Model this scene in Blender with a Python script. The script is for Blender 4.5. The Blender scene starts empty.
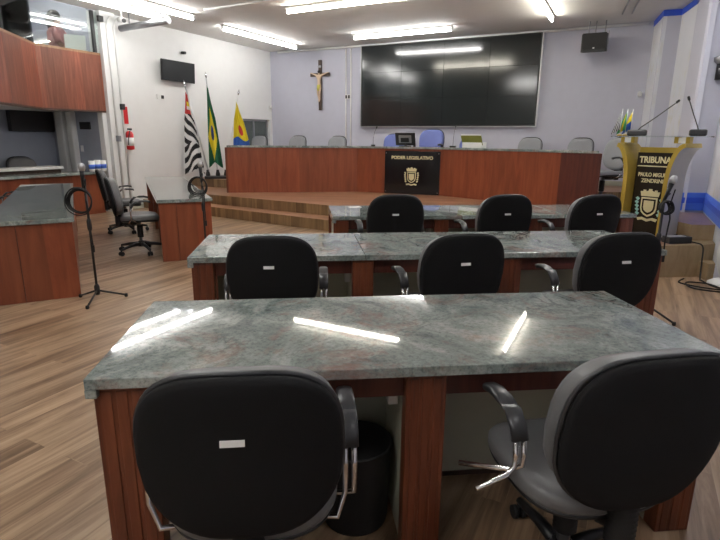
import bpy, bmesh, math, random
from mathutils import Vector, Matrix, Quaternion
random.seed(7)
SC = bpy.context.scene
COL = SC.collection
PI = math.pi
def rad(a): return math.radians(a)

# ------------------------------------------------------------------ room frame
# u runs along the back wall, v from the back wall towards the front of the room
OX, OY = -0.827, 15.296
DX, DY = 0.83279, -0.55359
NX, NY = -0.55359, -0.83279
def W(u, v, z=0.0): return Vector((OX + u*DX + v*NX, OY + u*DY + v*NY, z))
ROT_BACK = math.atan2(NX, -NY)          # local -y looks into the room from the back wall
ROT_LEFT = math.atan2(DX, -DY)          # local -y looks into the room from the left wall
CEIL = 3.7

# ------------------------------------------------------------------ materials
def nodes(name):
    m = bpy.data.materials.new(name); m.use_nodes = True
    nt = m.node_tree; b = nt.nodes['Principled BSDF']
    return m, nt, b
def plain(name, c, rough=.5, metal=0.0, spec=.5, bump=0, bscale=200, **kw):
    m, nt, b = nodes(name)
    b.inputs['Roughness'].default_value = rough; b.inputs['Metallic'].default_value = metal
    b.inputs['Specular IOR Level'].default_value = spec
    n = nt.nodes.new('ShaderNodeTexNoise'); n.inputs['Scale'].default_value = kw.get('vs', 6.0); n.inputs['Detail'].default_value = 4
    t = nt.nodes.new('ShaderNodeTexCoord'); nt.links.new(t.outputs['Object'], n.inputs['Vector'])
    r = nt.nodes.new('ShaderNodeValToRGB'); v = kw.get('var', .05)
    r.color_ramp.elements[0].color = (c[0]*(1-v), c[1]*(1-v), c[2]*(1-v), 1); r.color_ramp.elements[0].position = .3
    r.color_ramp.elements[1].color = (min(1, c[0]*(1+v)), min(1, c[1]*(1+v)), min(1, c[2]*(1+v)), 1); r.color_ramp.elements[1].position = .7
    nt.links.new(n.outputs['Fac'], r.inputs['Fac']); nt.links.new(r.outputs['Color'], b.inputs['Base Color'])
    if bump:
        n2 = nt.nodes.new('ShaderNodeTexNoise'); n2.inputs['Scale'].default_value = bscale
        nt.links.new(t.outputs['Object'], n2.inputs['Vector'])
        bp = nt.nodes.new('ShaderNodeBump'); bp.inputs['Strength'].default_value = bump; bp.inputs['Distance'].default_value = .002
        nt.links.new(n2.outputs['Fac'], bp.inputs['Height']); nt.links.new(bp.outputs['Normal'], b.inputs['Normal'])
    return m
def ramp(nt, fac, stops):
    r = nt.nodes.new('ShaderNodeValToRGB'); cr = r.color_ramp
    while len(cr.elements) < len(stops): cr.elements.new(.5)
    for e, (p, c) in zip(cr.elements, stops): e.position = p; e.color = (*c, 1)
    nt.links.new(fac, r.inputs['Fac']); return r.outputs['Color']
def mix(nt, fac, a, b, mode='MIX'):
    x = nt.nodes.new('ShaderNodeMix'); x.data_type = 'RGBA'; x.blend_type = mode
    if isinstance(fac, float): x.inputs[0].default_value = fac
    else: nt.links.new(fac, x.inputs[0])
    for k, q in ((6, a), (7, b)):
        if isinstance(q, tuple): x.inputs[k].default_value = (*q, 1)
        else: nt.links.new(q, x.inputs[k])
    return x.outputs[2]
def tex(nt, kind, vec, **kw):
    n = nt.nodes.new(kind)
    for k, v in kw.items(): n.inputs[k].default_value = v
    nt.links.new(vec, n.inputs['Vector']); return n
def mapping(nt, scale=(1, 1, 1), rot=(0, 0, 0), loc=(0, 0, 0)):
    t = nt.nodes.new('ShaderNodeTexCoord'); m = nt.nodes.new('ShaderNodeMapping')
    m.inputs['Scale'].default_value = scale; m.inputs['Rotation'].default_value = rot; m.inputs['Location'].default_value = loc
    nt.links.new(t.outputs['Object'], m.inputs['Vector']); return m.outputs['Vector']

def wood(name, dark, mid, light, rough=.35, scale=(14, 14, .9), plank=0.0):
    m, nt, b = nodes(name)
    v = mapping(nt, scale)
    n = tex(nt, 'ShaderNodeTexNoise', v, Scale=1.6, Detail=6.0, Roughness=.65, Distortion=.6)
    c = ramp(nt, n.outputs['Fac'], [(.28, dark), (.5, mid), (.75, light)])
    if plank:
        v2 = mapping(nt, (plank, plank, .02))
        n2 = tex(nt, 'ShaderNodeTexVoronoi', v2, Scale=1.0)
        c2 = ramp(nt, n2.outputs['Color'], [(.1, (.72, .72, .72)), (.9, (1.15, 1.08, 1.05))])
        c = mix(nt, 1.0, c, c2, 'MULTIPLY')
    nt.links.new(c, b.inputs['Base Color']); b.inputs['Roughness'].default_value = rough
    return m

def granite(name, tint=1.0, seed=0.0):
    m, nt, b = nodes(name)
    v = mapping(nt, (1, 1, 1), (0, 0, .5), (seed, seed*.7, 0))
    n1 = tex(nt, 'ShaderNodeTexNoise', v, Scale=3.2, Detail=8.0, Roughness=.68, Distortion=1.6)
    c = ramp(nt, n1.outputs['Fac'], [(.28, (.12*tint, .14*tint, .14*tint)), (.45, (.235*tint, .275*tint, .265*tint)), (.58, (.36*tint, .39*tint, .37*tint)), (.74, (.50*tint, .475*tint, .42*tint))])
    n2 = tex(nt, 'ShaderNodeTexNoise', v, Scale=70.0, Detail=3.0, Roughness=.7)
    c2 = ramp(nt, n2.outputs['Fac'], [(.34, (.62, .64, .63)), (.5, (1, 1, 1)), (.66, (1.15, 1.15, 1.12))])
    c = mix(nt, 1.0, c, c2, 'MULTIPLY')
    # dark veins
    n3 = tex(nt, 'ShaderNodeTexNoise', v, Scale=2.1, Detail=5.0, Roughness=.6, Distortion=2.5)
    vein = ramp(nt, n3.outputs['Fac'], [(.465, (0, 0, 0)), (.5, (1, 1, 1)), (.535, (0, 0, 0))])
    n3b = tex(nt, 'ShaderNodeTexNoise', v, Scale=1.3, Detail=2.0)
    vm = ramp(nt, n3b.outputs['Fac'], [(.45, (0, 0, 0)), (.65, (.8, .8, .8))])
    vf = mix(nt, 1.0, vein, vm, 'MULTIPLY')
    c = mix(nt, vf, c, (.05, .07, .065))
    # rusty blotches
    n4 = tex(nt, 'ShaderNodeTexNoise', v, Scale=2.6, Detail=7.0, Roughness=.75, Distortion=.8)
    rf = ramp(nt, n4.outputs['Fac'], [(.52, (0, 0, 0)), (.66, (.75, .75, .75))])
    c = mix(nt, rf, c, (.24, .13, .105))
    nt.links.new(c, b.inputs['Base Color'])
    b.inputs['Roughness'].default_value = .03; b.inputs['Specular IOR Level'].default_value = .6
    return m

def floor_wood(name, ang, cols, rough, bw=1.3, rh=.16, streak=1.0):
    m, nt, b = nodes(name)
    v = mapping(nt, (1, 1, 1), (0, 0, ang))
    br = nt.nodes.new('ShaderNodeTexBrick'); nt.links.new(v, br.inputs['Vector'])
    br.inputs['Scale'].default_value = 1.0; br.inputs['Brick Width'].default_value = bw; br.inputs['Row Height'].default_value = rh
    br.inputs['Mortar Size'].default_value = .0015; br.inputs['Color1'].default_value = (.0, .0, .0, 1); br.inputs['Color2'].default_value = (1, 1, 1, 1)
    br.inputs['Mortar'].default_value = (.2, .2, .2, 1); br.inputs['Bias'].default_value = 0
    vs = mapping(nt, (.9, 14, 1), (0, 0, ang))
    # stretch along the planks: rotate first, then scale
    mm = nt.nodes.new('ShaderNodeMapping'); mm.inputs['Scale'].default_value = (.8, 11, 1); nt.links.new(v, mm.inputs['Vector'])
    off = nt.nodes.new('ShaderNodeVectorMath'); off.operation = 'MULTIPLY_ADD'
    nt.links.new(br.outputs['Color'], off.inputs[0]); off.inputs[1].default_value = (7, 5, 3); nt.links.new(mm.outputs['Vector'], off.inputs[2])
    n = tex(nt, 'ShaderNodeTexNoise', off.outputs[0], Scale=1.1, Detail=6.0, Roughness=.62, Distortion=.5)
    c = ramp(nt, n.outputs['Fac'], [(.27, cols[0]), (.44, cols[1]), (.57, cols[2]), (.78, cols[3])])
    tone = ramp(nt, br.outputs['Color'], [(0, (.82, .80, .78)), (1, (1.12, 1.12, 1.12))])
    c = mix(nt, streak, c, tone, 'MULTIPLY')
    nt.links.new(c, b.inputs['Base Color']); b.inputs['Roughness'].default_value = rough
    return m

def stripes(name, c1, c2, rough=.4):
    m, nt, b = nodes(name)
    v = mapping(nt, (9, 9, .15))
    n = tex(nt, 'ShaderNodeTexVoronoi', v, Scale=1.0)
    n2 = tex(nt, 'ShaderNodeTexNoise', mapping(nt, (20, 20, 1.2)), Scale=1.5, Detail=5.0)
    c = ramp(nt, n.outputs['Color'], [(.1, c1), (.9, c2)])
    cc = ramp(nt, n2.outputs['Fac'], [(.3, (.7, .7, .7)), (.7, (1.15, 1.15, 1.15))])
    nt.links.new(mix(nt, 1.0, c, cc, 'MULTIPLY'), b.inputs['Base Color']); b.inputs['Roughness'].default_value = rough
    return m

def floral(name):
    m, nt, b = nodes(name)
    v = mapping(nt, (1, 1, .55))
    n = tex(nt, 'ShaderNodeTexNoise', v, Scale=3.4, Detail=5.0, Roughness=.65, Distortion=2.2)
    n2 = tex(nt, 'ShaderNodeTexNoise', v, Scale=1.4, Detail=2.0)
    f = mix(nt, 1.0, ramp(nt, n.outputs['Fac'], [(.50, (0, 0, 0)), (.62, (.8, .8, .8))]), ramp(nt, n2.outputs['Fac'], [(.42, (0, 0, 0)), (.6, (1, 1, 1))]), 'MULTIPLY')
    nt.links.new(mix(nt, f, (.66, .68, .74), (.58, .57, .46)), b.inputs['Base Color']); b.inputs['Roughness'].default_value = .6
    return m

def emit(name, c, s):
    m = bpy.data.materials.new(name); m.use_nodes = True; nt = m.node_tree; nt.nodes.clear()
    o = nt.nodes.new('ShaderNodeOutputMaterial'); e = nt.nodes.new('ShaderNodeEmission')
    e.inputs['Color'].default_value = (*c, 1); e.inputs['Strength'].default_value = s
    nt.links.new(e.outputs[0], o.inputs[0]); return m
def glass(name, tint=(.95, .97, .97), alpha=.12, rough=.02):
    m = bpy.data.materials.new(name); m.use_nodes = True; nt = m.node_tree; nt.nodes.clear()
    o = nt.nodes.new('ShaderNodeOutputMaterial'); t = nt.nodes.new('ShaderNodeBsdfTransparent'); g = nt.nodes.new('ShaderNodeBsdfGlossy')
    t.inputs['Color'].default_value = (*tint, 1); g.inputs['Roughness'].default_value = rough
    x = nt.nodes.new('ShaderNodeMixShader'); f = nt.nodes.new('ShaderNodeFresnel'); f.inputs['IOR'].default_value = 1.45
    a = nt.nodes.new('ShaderNodeMath'); a.operation = 'ADD'; a.inputs[1].default_value = alpha; nt.links.new(f.outputs[0], a.inputs[0])
    nt.links.new(a.outputs[0], x.inputs[0]); nt.links.new(t.outputs[0], x.inputs[1]); nt.links.new(g.outputs[0], x.inputs[2]); nt.links.new(x.outputs[0], o.inputs[0])
    return m

M = {}
M['wall_white'] = plain('white wall paint', (.74, .745, .74), .7, bump=.05, var=.015)
M['wall_lav'] = plain('lavender grey wall paint', (.50, .51, .60), .7, bump=.05, var=.02)
M['wall_blue'] = plain('blue grey recess paint', (.33, .36, .43), .7, var=.03)
M['ceil'] = plain('ceiling paint', (.72, .71, .69), .8, var=.02)
M['floral'] = floral('faint floral wall panel')
M['royal'] = plain('royal blue paint', (.035, .10, .62), .45)
M['royal2'] = plain('lighter blue paint', (.08, .19, .72), .45)
M['floor'] = floor_wood('laminate floor', -math.atan2(-NY, -NX), [(.085, .045, .024), (.235, .148, .088), (.385, .265, .168), (.50, .375, .26)], .30)
M['dais_floor'] = floor_wood('reddish dais parquet', .25, [(.16, .07, .035), (.25, .115, .06), (.32, .165, .09), (.4, .23, .14)], .35, 1.0, .1)
M['riser'] = stripes('striped light wood riser', (.16, .095, .045), (.34, .225, .115))
M['ply'] = wood('beige varnished step wood', (.24, .165, .085), (.33, .235, .13), (.40, .30, .18), .4, (6, 6, 2))
M['purple_top'] = wood('dark step top', (.15, .085, .06), (.21, .125, .085), (.28, .17, .12), .3, (6, 2, 6))
M['mahog'] = wood('mahogany panel', (.075, .018, .008), (.145, .038, .016), (.22, .066, .028), .32)
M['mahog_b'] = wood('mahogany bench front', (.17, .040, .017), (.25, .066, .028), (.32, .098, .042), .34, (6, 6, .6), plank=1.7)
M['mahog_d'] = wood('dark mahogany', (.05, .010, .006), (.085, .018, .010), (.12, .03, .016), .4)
M['balcony'] = wood('balcony cladding', (.13, .036, .020), (.22, .066, .036), (.33, .11, .062), .4, plank=3.2)
M['brown'] = wood('dark brown counter', (.03, .015, .01), (.05, .026, .016), (.08, .04, .025), .45)
M['granite'] = granite('grey green granite', .88)
M['granite2'] = granite('grey green granite second slab', .97, 3.7)
M['cream'] = plain('cream laminate', (.42, .42, .34), .5, var=.05)
M['fabric'] = plain('black chair fabric', (.0085, .0085, .0095), .85, bump=.4, bscale=500, spec=.25)
M['leather'] = plain('dark grey leatherette', (.14, .14, .145), .42, bump=.12, bscale=120)
M['grey_cloth'] = plain('grey cushion fabric', (.27, .28, .30), .75, bump=.2, bscale=300)
M['blue_cloth'] = plain('blue cushion fabric', (.15, .19, .47), .7, bump=.2, bscale=300)
M['plastic'] = plain('black plastic', (.015, .015, .017), .38)
M['padplastic'] = plain('armrest pad', (.035, .036, .04), .33)
M['rubber'] = plain('matte black rubber', (.010, .010, .011), .7)
M['chrome'] = plain('chrome', (.75, .75, .77), .12, 1.0)
M['steel'] = plain('grey metal', (.33, .34, .36), .35, .8)
M['white'] = plain('white plastic', (.75, .75, .74), .45)
M['paper'] = plain('white paper', (.82, .82, .80), .7)
M['screen'] = plain('dark glossy screen', (.010, .014, .015), .13, spec=.8, var=.1)
M['tvscreen'] = plain('matte dark screen', (.018, .020, .022), .3)
M['alu'] = plain('aluminium trim', (.6, .61, .63), .3, .7)
M['gold'] = plain('gold lacquer', (.42, .29, .045), .33, .25)
M['goldmetal'] = plain('gold lettering', (.80, .60, .25), .3, .7)
M['cream_gold'] = plain('pale gold lettering', (.78, .70, .42), .4, .2)
M['blackpanel'] = plain('black glossy panel', (.010, .010, .012), .12, spec=.5)
M['espresso'] = plain('espresso brown panel', (.022, .015, .010), .25)
M['legside'] = plain('silver grey side', (.40, .39, .40), .35)
M['glass'] = glass('clear glass', (.90, .94, .94), .06)
M['glass_bal'] = glass('balcony glass', (.90, .94, .93), .04)
M['grey_glass'] = plain('grey door glass', (.10, .12, .115), .12)
M['red'] = plain('signal red', (.55, .02, .025), .35)
M['f_white'] = plain('white flag cloth', (.72, .72, .72), .8); M['f_black'] = plain('black flag cloth', (.012, .012, .014), .8)
M['f_red'] = plain('red flag cloth', (.5, .03, .03), .8); M['f_green'] = plain('green flag cloth', (.008, .11, .05), .8)
M['f_green2'] = plain('bright green flag cloth', (.03, .30, .10), .8); M['f_yellow'] = plain('yellow flag cloth', (.72, .58, .02), .8); M['f_blue'] = plain('blue flag cloth', (.03, .11, .42), .8)
M['f_navy'] = plain('navy flag cloth', (.015, .03, .16), .8)
M['skin'] = plain('skin', (.38, .21, .15), .55); M['hair'] = plain('dark hair', (.012, .009, .008), .6)
M['shirt'] = plain('dusty rose shirt', (.36, .16, .16), .8); M['jeans'] = plain('dark trousers', (.03, .035, .05), .8)
M['corpus'] = plain('painted plaster', (.62, .46, .32), .5); M['loin'] = plain('ochre painted cloth', (.50, .48, .08), .6)
M['teal'] = plain('teal enamel', (.30, .55, .50), .4); M['olive'] = plain('olive green cover', (.20, .22, .04), .5)
M['tube'] = emit('fluorescent tube', (1.0, .985, .95), 40.0)
M['tube_dim'] = emit('dimmer fluorescent tube', (1.0, .985, .95), 20.0)
M['tube_warm'] = emit('warm fluorescent tube', (1.0, .94, .80), 38.0)

# ------------------------------------------------------------------ mesh builder
class MB:
    def __init__(s): s.v = []; s.f = []; s.sm = []; s.mi = []
    def add(s, vs, fs, smooth=False, mi=0):
        o = len(s.v); s.v += [tuple(v) for v in vs]
        for f in fs: s.f.append([i + o for i in f]); s.sm.append(smooth); s.mi.append(mi)
        return s
    def box(s, c, d, rz=0, rx=0, ry=0, mi=0):
        R = Matrix.Rotation(rz, 3, 'Z') @ Matrix.Rotation(ry, 3, 'Y') @ Matrix.Rotation(rx, 3, 'X'); c = Vector(c)
        vs = [c + R @ Vector((sx*d[0]/2, sy*d[1]/2, sz*d[2]/2)) for sz in (-1, 1) for sy in (-1, 1) for sx in (-1, 1)]
        return s.add(vs, [(0, 2, 3, 1), (4, 5, 7, 6), (0, 1, 5, 4), (2, 6, 7, 3), (0, 4, 6, 2), (1, 3, 7, 5)], mi=mi)
    def prism(s, poly, z0, z1, mi=0):
        n = len(poly)
        a = sum(poly[i][0]*poly[(i+1) % n][1] - poly[(i+1) % n][0]*poly[i][1] for i in range(n))
        if a < 0: poly = poly[::-1]
        vs = [(p[0], p[1], z0) for p in poly] + [(p[0], p[1], z1) for p in poly]
        fs = [tuple(range(n - 1, -1, -1)), tuple(range(n, 2*n))] + [(i, (i+1) % n, n + (i+1) % n, n + i) for i in range(n)]
        return s.add(vs, fs, mi=mi)
    def tube(s, pts, r, n=10, mi=0, closed=False):
        pts = [Vector(p) for p in pts]; rs = r if isinstance(r, (list, tuple)) else [r]*len(pts)
        vs = []; prev = None; N = len(pts)
        for i, p in enumerate(pts):
            a = pts[(i-1) % N] if (i > 0 or closed) else p; b = pts[(i+1) % N] if (i < N-1 or closed) else p
            t = (b - a).normalized()
            if prev is None:
                ref = Vector((0, 0, 1)) if abs(t.z) < .9 else Vector((1, 0, 0))
                x = t.cross(ref).normalized()
            else:
                x = (prev - t*prev.dot(t)).normalized()
            y = t.cross(x); prev = x
            for k in range(n):
                q = 2*PI*k/n; vs.append(p + (x*math.cos(q) + y*math.sin(q))*rs[i])
        fs = []
        for i in range(N if closed else N - 1):
            j = (i+1) % N
            for k in range(n): fs.append((i*n + k, i*n + (k+1) % n, j*n + (k+1) % n, j*n + k))
        s.add(vs, fs, True, mi)
        if not closed:
            o = len(s.v) - len(vs)
            s.f.append([o + k for k in range(n - 1, -1, -1)]); s.sm.append(False); s.mi.append(mi)
            s.f.append([o + (N-1)*n + k for k in range(n)]); s.sm.append(False); s.mi.append(mi)
        return s
    def cyl(s, p0, p1, r, n=14, mi=0): return s.tube([p0, p1], r, n, mi)
    def lathe(s, prof, c=(0, 0, 0), n=20, mi=0, axis=None):
        c = Vector(c); vs = []; m = len(prof)
        Q = Vector((0, 0, 1)).rotation_difference(Vector(axis)) if axis else Quaternion()
        for r, z in prof:
            for k in range(n): vs.append(c + Q @ Vector((r*math.cos(2*PI*k/n), r*math.sin(2*PI*k/n), z)))
        fs = [(i*n + k, i*n + (k+1) % n, (i+1)*n + (k+1) % n, (i+1)*n + k) for i in range(m-1) for k in range(n)]
        s.add(vs, fs, True, mi); o = len(s.v) - len(vs)
        s.f.append([o + k for k in range(n-1, -1, -1)]); s.sm.append(False); s.mi.append(mi)
        s.f.append([o + (m-1)*n + k for k in range(n)]); s.sm.append(False); s.mi.append(mi)
        return s
    def ball(s, c, r, n=12, mi=0, sc=(1, 1, 1)):
        vs = []; m = n//2
        for i in range(m+1):
            a = PI*i/m
            for k in range(n):
                q = 2*PI*k/n; vs.append((c[0] + r*sc[0]*math.sin(a)*math.cos(q), c[1] + r*sc[1]*math.sin(a)*math.sin(q), c[2] - r*sc[2]*math.cos(a)))
        fs = [(i*n + k, i*n + (k+1) % n, (i+1)*n + (k+1) % n, (i+1)*n + k) for i in range(m) for k in range(n)]
        return s.add(vs, fs, True, mi)
    def loft(s, rings, mi=0, smooth=True):
        n = len(rings[0]); vs = [p for r in rings for p in r]
        fs = [(i*n + k, i*n + (k+1) % n, (i+1)*n + (k+1) % n, (i+1)*n + k) for i in range(len(rings)-1) for k in range(n)]
        s.add(vs, fs, smooth, mi); o = len(s.v) - len(vs)
        s.f.append([o + k for k in range(n-1, -1, -1)]); s.sm.append(smooth); s.mi.append(mi)
        s.f.append([o + (len(rings)-1)*n + k for k in range(n)]); s.sm.append(smooth); s.mi.append(mi)
        return s
    def build(s, name, mat, parent=None, bevel=0, loc=None, rz=None, seg=2, solid=0):
        me = bpy.data.meshes.new(name); me.from_pydata(s.v, [], s.f)
        for m in (mat if isinstance(mat, (list, tuple)) else [mat]): me.materials.append(m)
        for p, sm, mi in zip(me.polygons, s.sm, s.mi): p.use_smooth = sm; p.material_index = mi
        bm = bmesh.new(); bm.from_mesh(me); bmesh.ops.remove_doubles(bm, verts=bm.verts, dist=1e-6); bmesh.ops.recalc_face_normals(bm, faces=bm.faces); bm.to_mesh(me); bm.free()
        o = bpy.data.objects.new(name, me); COL.objects.link(o)
        if parent is not None: o.parent = parent
        if loc is not None: o.location = loc
        if rz is not None: o.rotation_euler = (0, 0, rz)
        if solid:
            k = o.modifiers.new('solid', 'SOLIDIFY'); k.thickness = solid; k.offset = 0
        if bevel:
            b = o.modifiers.new('bevel', 'BEVEL'); b.width = bevel; b.segments = seg; b.limit_method = 'ANGLE'; b.angle_limit = rad(40)
        return o

def thing(name, label, cat, loc=(0, 0, 0), rz=0, group=None):
    o = bpy.data.objects.new(name, None); COL.objects.link(o); o.empty_display_size = .1
    o.location = loc; o.rotation_euler = (0, 0, rz)
    o['label'] = label; o['category'] = cat
    if group: o['group'] = group
    return o
def tag(o, label, cat, group=None):
    o['label'] = label; o['category'] = cat
    if group: o['group'] = group
    return o
def struct(o): o['kind'] = 'structure'; return o
def dup(root, loc, rz, label, group=None, s=1.0):
    r = root.copy(); COL.objects.link(r); r.location = loc; r.rotation_euler = (0, 0, rz); r['label'] = label
    r.scale = (s, s, s)
    if group: r['group'] = group
    def rec(a, b):
        for ch in a.children:
            c = ch.copy(); COL.objects.link(c); c.parent = b; rec(ch, c)
    rec(root, r)
    return r
def text(name, body, size, mat, parent, loc, rot=(PI/2, 0, 0), ext=.002, width=None, bold=.0, align='CENTER'):
    cu = bpy.data.curves.new(name, 'FONT'); cu.body = body; cu.size = size; cu.extrude = ext; cu.align_x = align; cu.align_y = 'CENTER'; cu.offset = bold
    t = bpy.data.objects.new(name, cu); COL.objects.link(t)
    bpy.context.view_layer.update()
    dg = bpy.context.evaluated_depsgraph_get(); me = bpy.data.meshes.new_from_object(t.evaluated_get(dg))
    bpy.data.objects.remove(t); o = bpy.data.objects.new(name, me); COL.objects.link(o)
    me.materials.clear(); me.materials.append(mat)
    if width:
        xs = [v.co.x for v in me.vertices]; k = width/(max(xs) - min(xs))
        for v in me.vertices: v.co.x *= k
    o.parent = parent; o.location = loc; o.rotation_euler = rot
    return o

# ------------------------------------------------------------------ shell
FR = 16.0
fl = [W(-3, -.3), W(11.6, -.3), W(11.6, FR), W(-3, FR)]
struct(MB().prism([(p.x, p.y) for p in fl], -.12, 0).build('floor', M['floor']))
cl = [W(0, -.3), W(11.6, -.3), W(11.6, FR), W(0, FR)]
struct(MB().prism([(p.x, p.y) for p in cl], CEIL, CEIL + .15).build('ceiling', M['ceil']))
def wall(name, pts, z0, z1, mat, th=.12):
    # pts listed so the room is on the left when walking along; thickness goes to the right
    mb = MB(); n = len(pts)
    for i in range(n-1):
        a, b = Vector(pts[i][:2]), Vector(pts[i+1][:2]); t = (b-a).normalized(); q = Vector((t.y, -t.x))*th
        mb.prism([tuple(a), tuple(b), tuple(b+q), tuple(a+q)], z0, z1)
    return struct(mb.build(name, mat))
def seg(a, b): return [W(*a), W(*b)]
# back wall: walk from right to left keeps the room on the left
wall('wall_back', [W(9.3, 0), W(-.12, 0)], 0, CEIL, M['wall_lav'])
# left wall with the doorway recess near the far corner
LV = 5.35
mb = MB()
def lw(v0, v1, z0, z1, u0=-.14, u1=0): 
    p = [W(u0, v0), W(u1, v0), W(u1, v1), W(u0, v1)]; mb.prism([(q.x, q.y) for q in p], z0, z1)
lw(0, .12, 0, CEIL); lw(.12, 1.25, 1.93, CEIL); lw(1.25, LV, 0, CEIL)
struct(mb.build('wall_left', M['wall_white']))
# recess below and behind the gallery
wall('wall_recess', [W(-.14, LV-.001), W(-1.55, LV), W(-1.55, 11)], 0, 2.0, M['wall_blue'])
wall('wall_gallery', [W(-.14, LV-.001), W(-2.6, LV), W(-2.6, 11)], 2.0, 4.5, M['wall_lav'])
q = [W(-2.7, LV-.1), W(-.01, LV-.1), W(-.01, 11), W(-2.7, 11)]
struct(MB().prism([(p.x, p.y) for p in q], 1.93, 2.05).build('gallery_floor', M['ceil']))
struct(MB().prism([(p.x, p.y) for p in q], 4.3, 4.4).build('gallery_ceiling', M['ceil']))
# right wall: zigzag of white patterned and lavender faces
RW = [(9.14, 0), (9.27, .92), (9.55, .88), (9.72, 1.7), (9.75, 4.0), (10.04, 3.85), (10.05, 5.6), (10.35, 7.2), (10.9, FR)]
mats = ['floral', 'wall_lav', 'floral', 'wall_lav', 'wall_lav', 'floral', 'wall_lav', 'wall_lav']
mb = MB()
for i in range(len(RW)-1):
    a = Vector(W(*RW[i])[:2]); b = Vector(W(*RW[i+1])[:2]); t = (b-a).normalized(); nn = Vector((t.y, -t.x))
    if nn.dot(Vector(W(9.3, RW[i][1] + 2.2)[:2]) - a) > 0: nn = -nn
    mb.prism([tuple(a), tuple(b), tuple(b + nn*.06), tuple(a + nn*.06)], 0, CEIL, mi=0 if mats[i] == 'floral' else 1)
struct(mb.build('wall_right', [M['floral'], M['wall_lav']]))
def band(name, pts, z0, z1, mat, off=.012):
    mb = MB()
    for i in range(len(pts)-1):
        a, b = Vector(W(*pts[i])[:2]), Vector(W(*pts[i+1])[:2]); t = (b-a).normalized(); nn = Vector((t.y, -t.x))
        c = Vector(W(9.3, (pts[i][1]+pts[i+1][1])/2 + 2.2)[:2])
        if nn.dot(c - a) < 0: nn = -nn
        mb.prism([tuple(a - t*off), tuple(b + t*off), tuple(b + t*off + nn*off), tuple(a - t*off + nn*off)], z0, z1)
    return struct(mb.build(name, mat))
band('trim_1', RW[0:7], 3.60, CEIL, M['royal'])
band('trim_2', RW[3:8], .56, .66, M['royal2']); band('trim_3', RW[3:8], .66, .735, M['royal'], .02); band('trim_4', RW[3:8], .735, .80, M['royal2'], .012)
# front wall and the left side behind the camera
wall('wall_front', [W(-3, FR), W(11.6, FR)], 0, CEIL, M['wall_white'])
wall('wall_left_front', [W(-.0, 11), W(-.0, FR)], 0, CEIL, M['wall_white'])
# pilaster between left wall and gallery, and the two pilasters in the recess
struct(MB().prism([tuple(W(*q)[:2]) for q in [(.0, LV-.40), (.10, LV-.40), (.10, LV-.085), (.0, LV-.085)]], 0, CEIL).build('trim_5', M['wall_white']))
for i, (a, b) in enumerate([(-1.31, -1.06), (-.96, -.78)]):
    struct(MB().prism([tuple(W(*q)[:2]) for q in [(a, LV), (b, LV), (b, LV+.12), (a, LV+.12)]], 0, 1.93).build('trim_%d' % (6+i), M['wall_white'], bevel=.03))
struct(MB().prism([tuple(W(*q)[:2]) for q in [(0, 0), (9.1, 0), (9.1, .02), (0, .02)]], .54, .64).build('baseboard_back', M['cream']))
struct(MB().prism([tuple(W(*q)[:2]) for q in [(0, 3.3), (.015, 3.3), (.015, LV-.41), (0, LV-.41)]], 0, .08).build('baseboard_left', M['cream']))
struct(MB().tube([W(.3, .06, 3.66), W(9.05, .06, 3.66)], .025, 8).build('trim_8', M['white']))

# ------------------------------------------------------------------ dais and steps
dz = .18
def dais(name, xy, z0, z1, top, side):
    mb = MB(); n = len(xy)
    a = sum(xy[i][0]*xy[(i+1) % n][1] - xy[(i+1) % n][0]*xy[i][1] for i in range(n))
    if a < 0: xy = xy[::-1]
    vs = [(p[0], p[1], z0) for p in xy] + [(p[0], p[1], z1) for p in xy]
    mb.add(vs, [tuple(range(n, 2*n))], mi=0)
    o = len(mb.v) - len(vs)
    for i in range(n): mb.f.append([i+o, (i+1) % n+o, n+(i+1) % n+o, n+i+o]); mb.sm.append(False); mb.mi.append(1)
    return struct(mb.build(name, [top, side]))
def XY(u, v): p = W(u, v); return (p.x, p.y)
dais('dais_step', [XY(.11, 4.6), (-1.62, 10.05), (.42, 8.36), (3.35, 6.05), (3.75, 6.0), XY(9.0, 2.5), XY(9.0, .02), XY(.01, .02), XY(.01, 4.6)], 0, dz, M['dais_floor'], M['riser'])
dais('dais_platform', [XY(.02, 4.2), (-1.69, 10.52), (.40, 8.88), (3.55, 6.4), (3.64, 5.28), (4.35, 5.28), (4.36, 5.5), XY(9.72, 4.6), XY(9.66, 1.8), XY(9.1, .04), XY(.03, .04)], 0, 2*dz, M['dais_floor'], M['riser'])
dais('dais_upper', [XY(.02, 3.2), XY(1.25, 3.22), XY(1.5, 1.45), XY(5.5, 1.35), XY(8.0, 1.9), XY(9.2, 1.3), XY(9.12, .06), XY(.04, .06)], 2*dz, 3*dz, M['dais_floor'], M['riser'])
dais('side_platform', [(4.44, 5.5), (5.02, 5.44), XY(10.04, 5.0), XY(10.03, 3.95), XY(9.74, 4.05), (4.85, 6.3), (4.44, 5.9)], 0, 3*dz, M['purple_top'], M['ply'])
dais('side_step', [(3.66, 5.275), (3.70, 5.22), (4.36, 5.22), (4.9, 5.36), (4.9, 5.46), (4.365, 5.49), (4.355, 5.275)], 0, 2*dz, M['ply'], M['ply'])
st = MB().box((4.70, 5.16, .09), (.66, .17, .18)).build('step_block', M['ply'], bevel=.006); struct(st)

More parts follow.
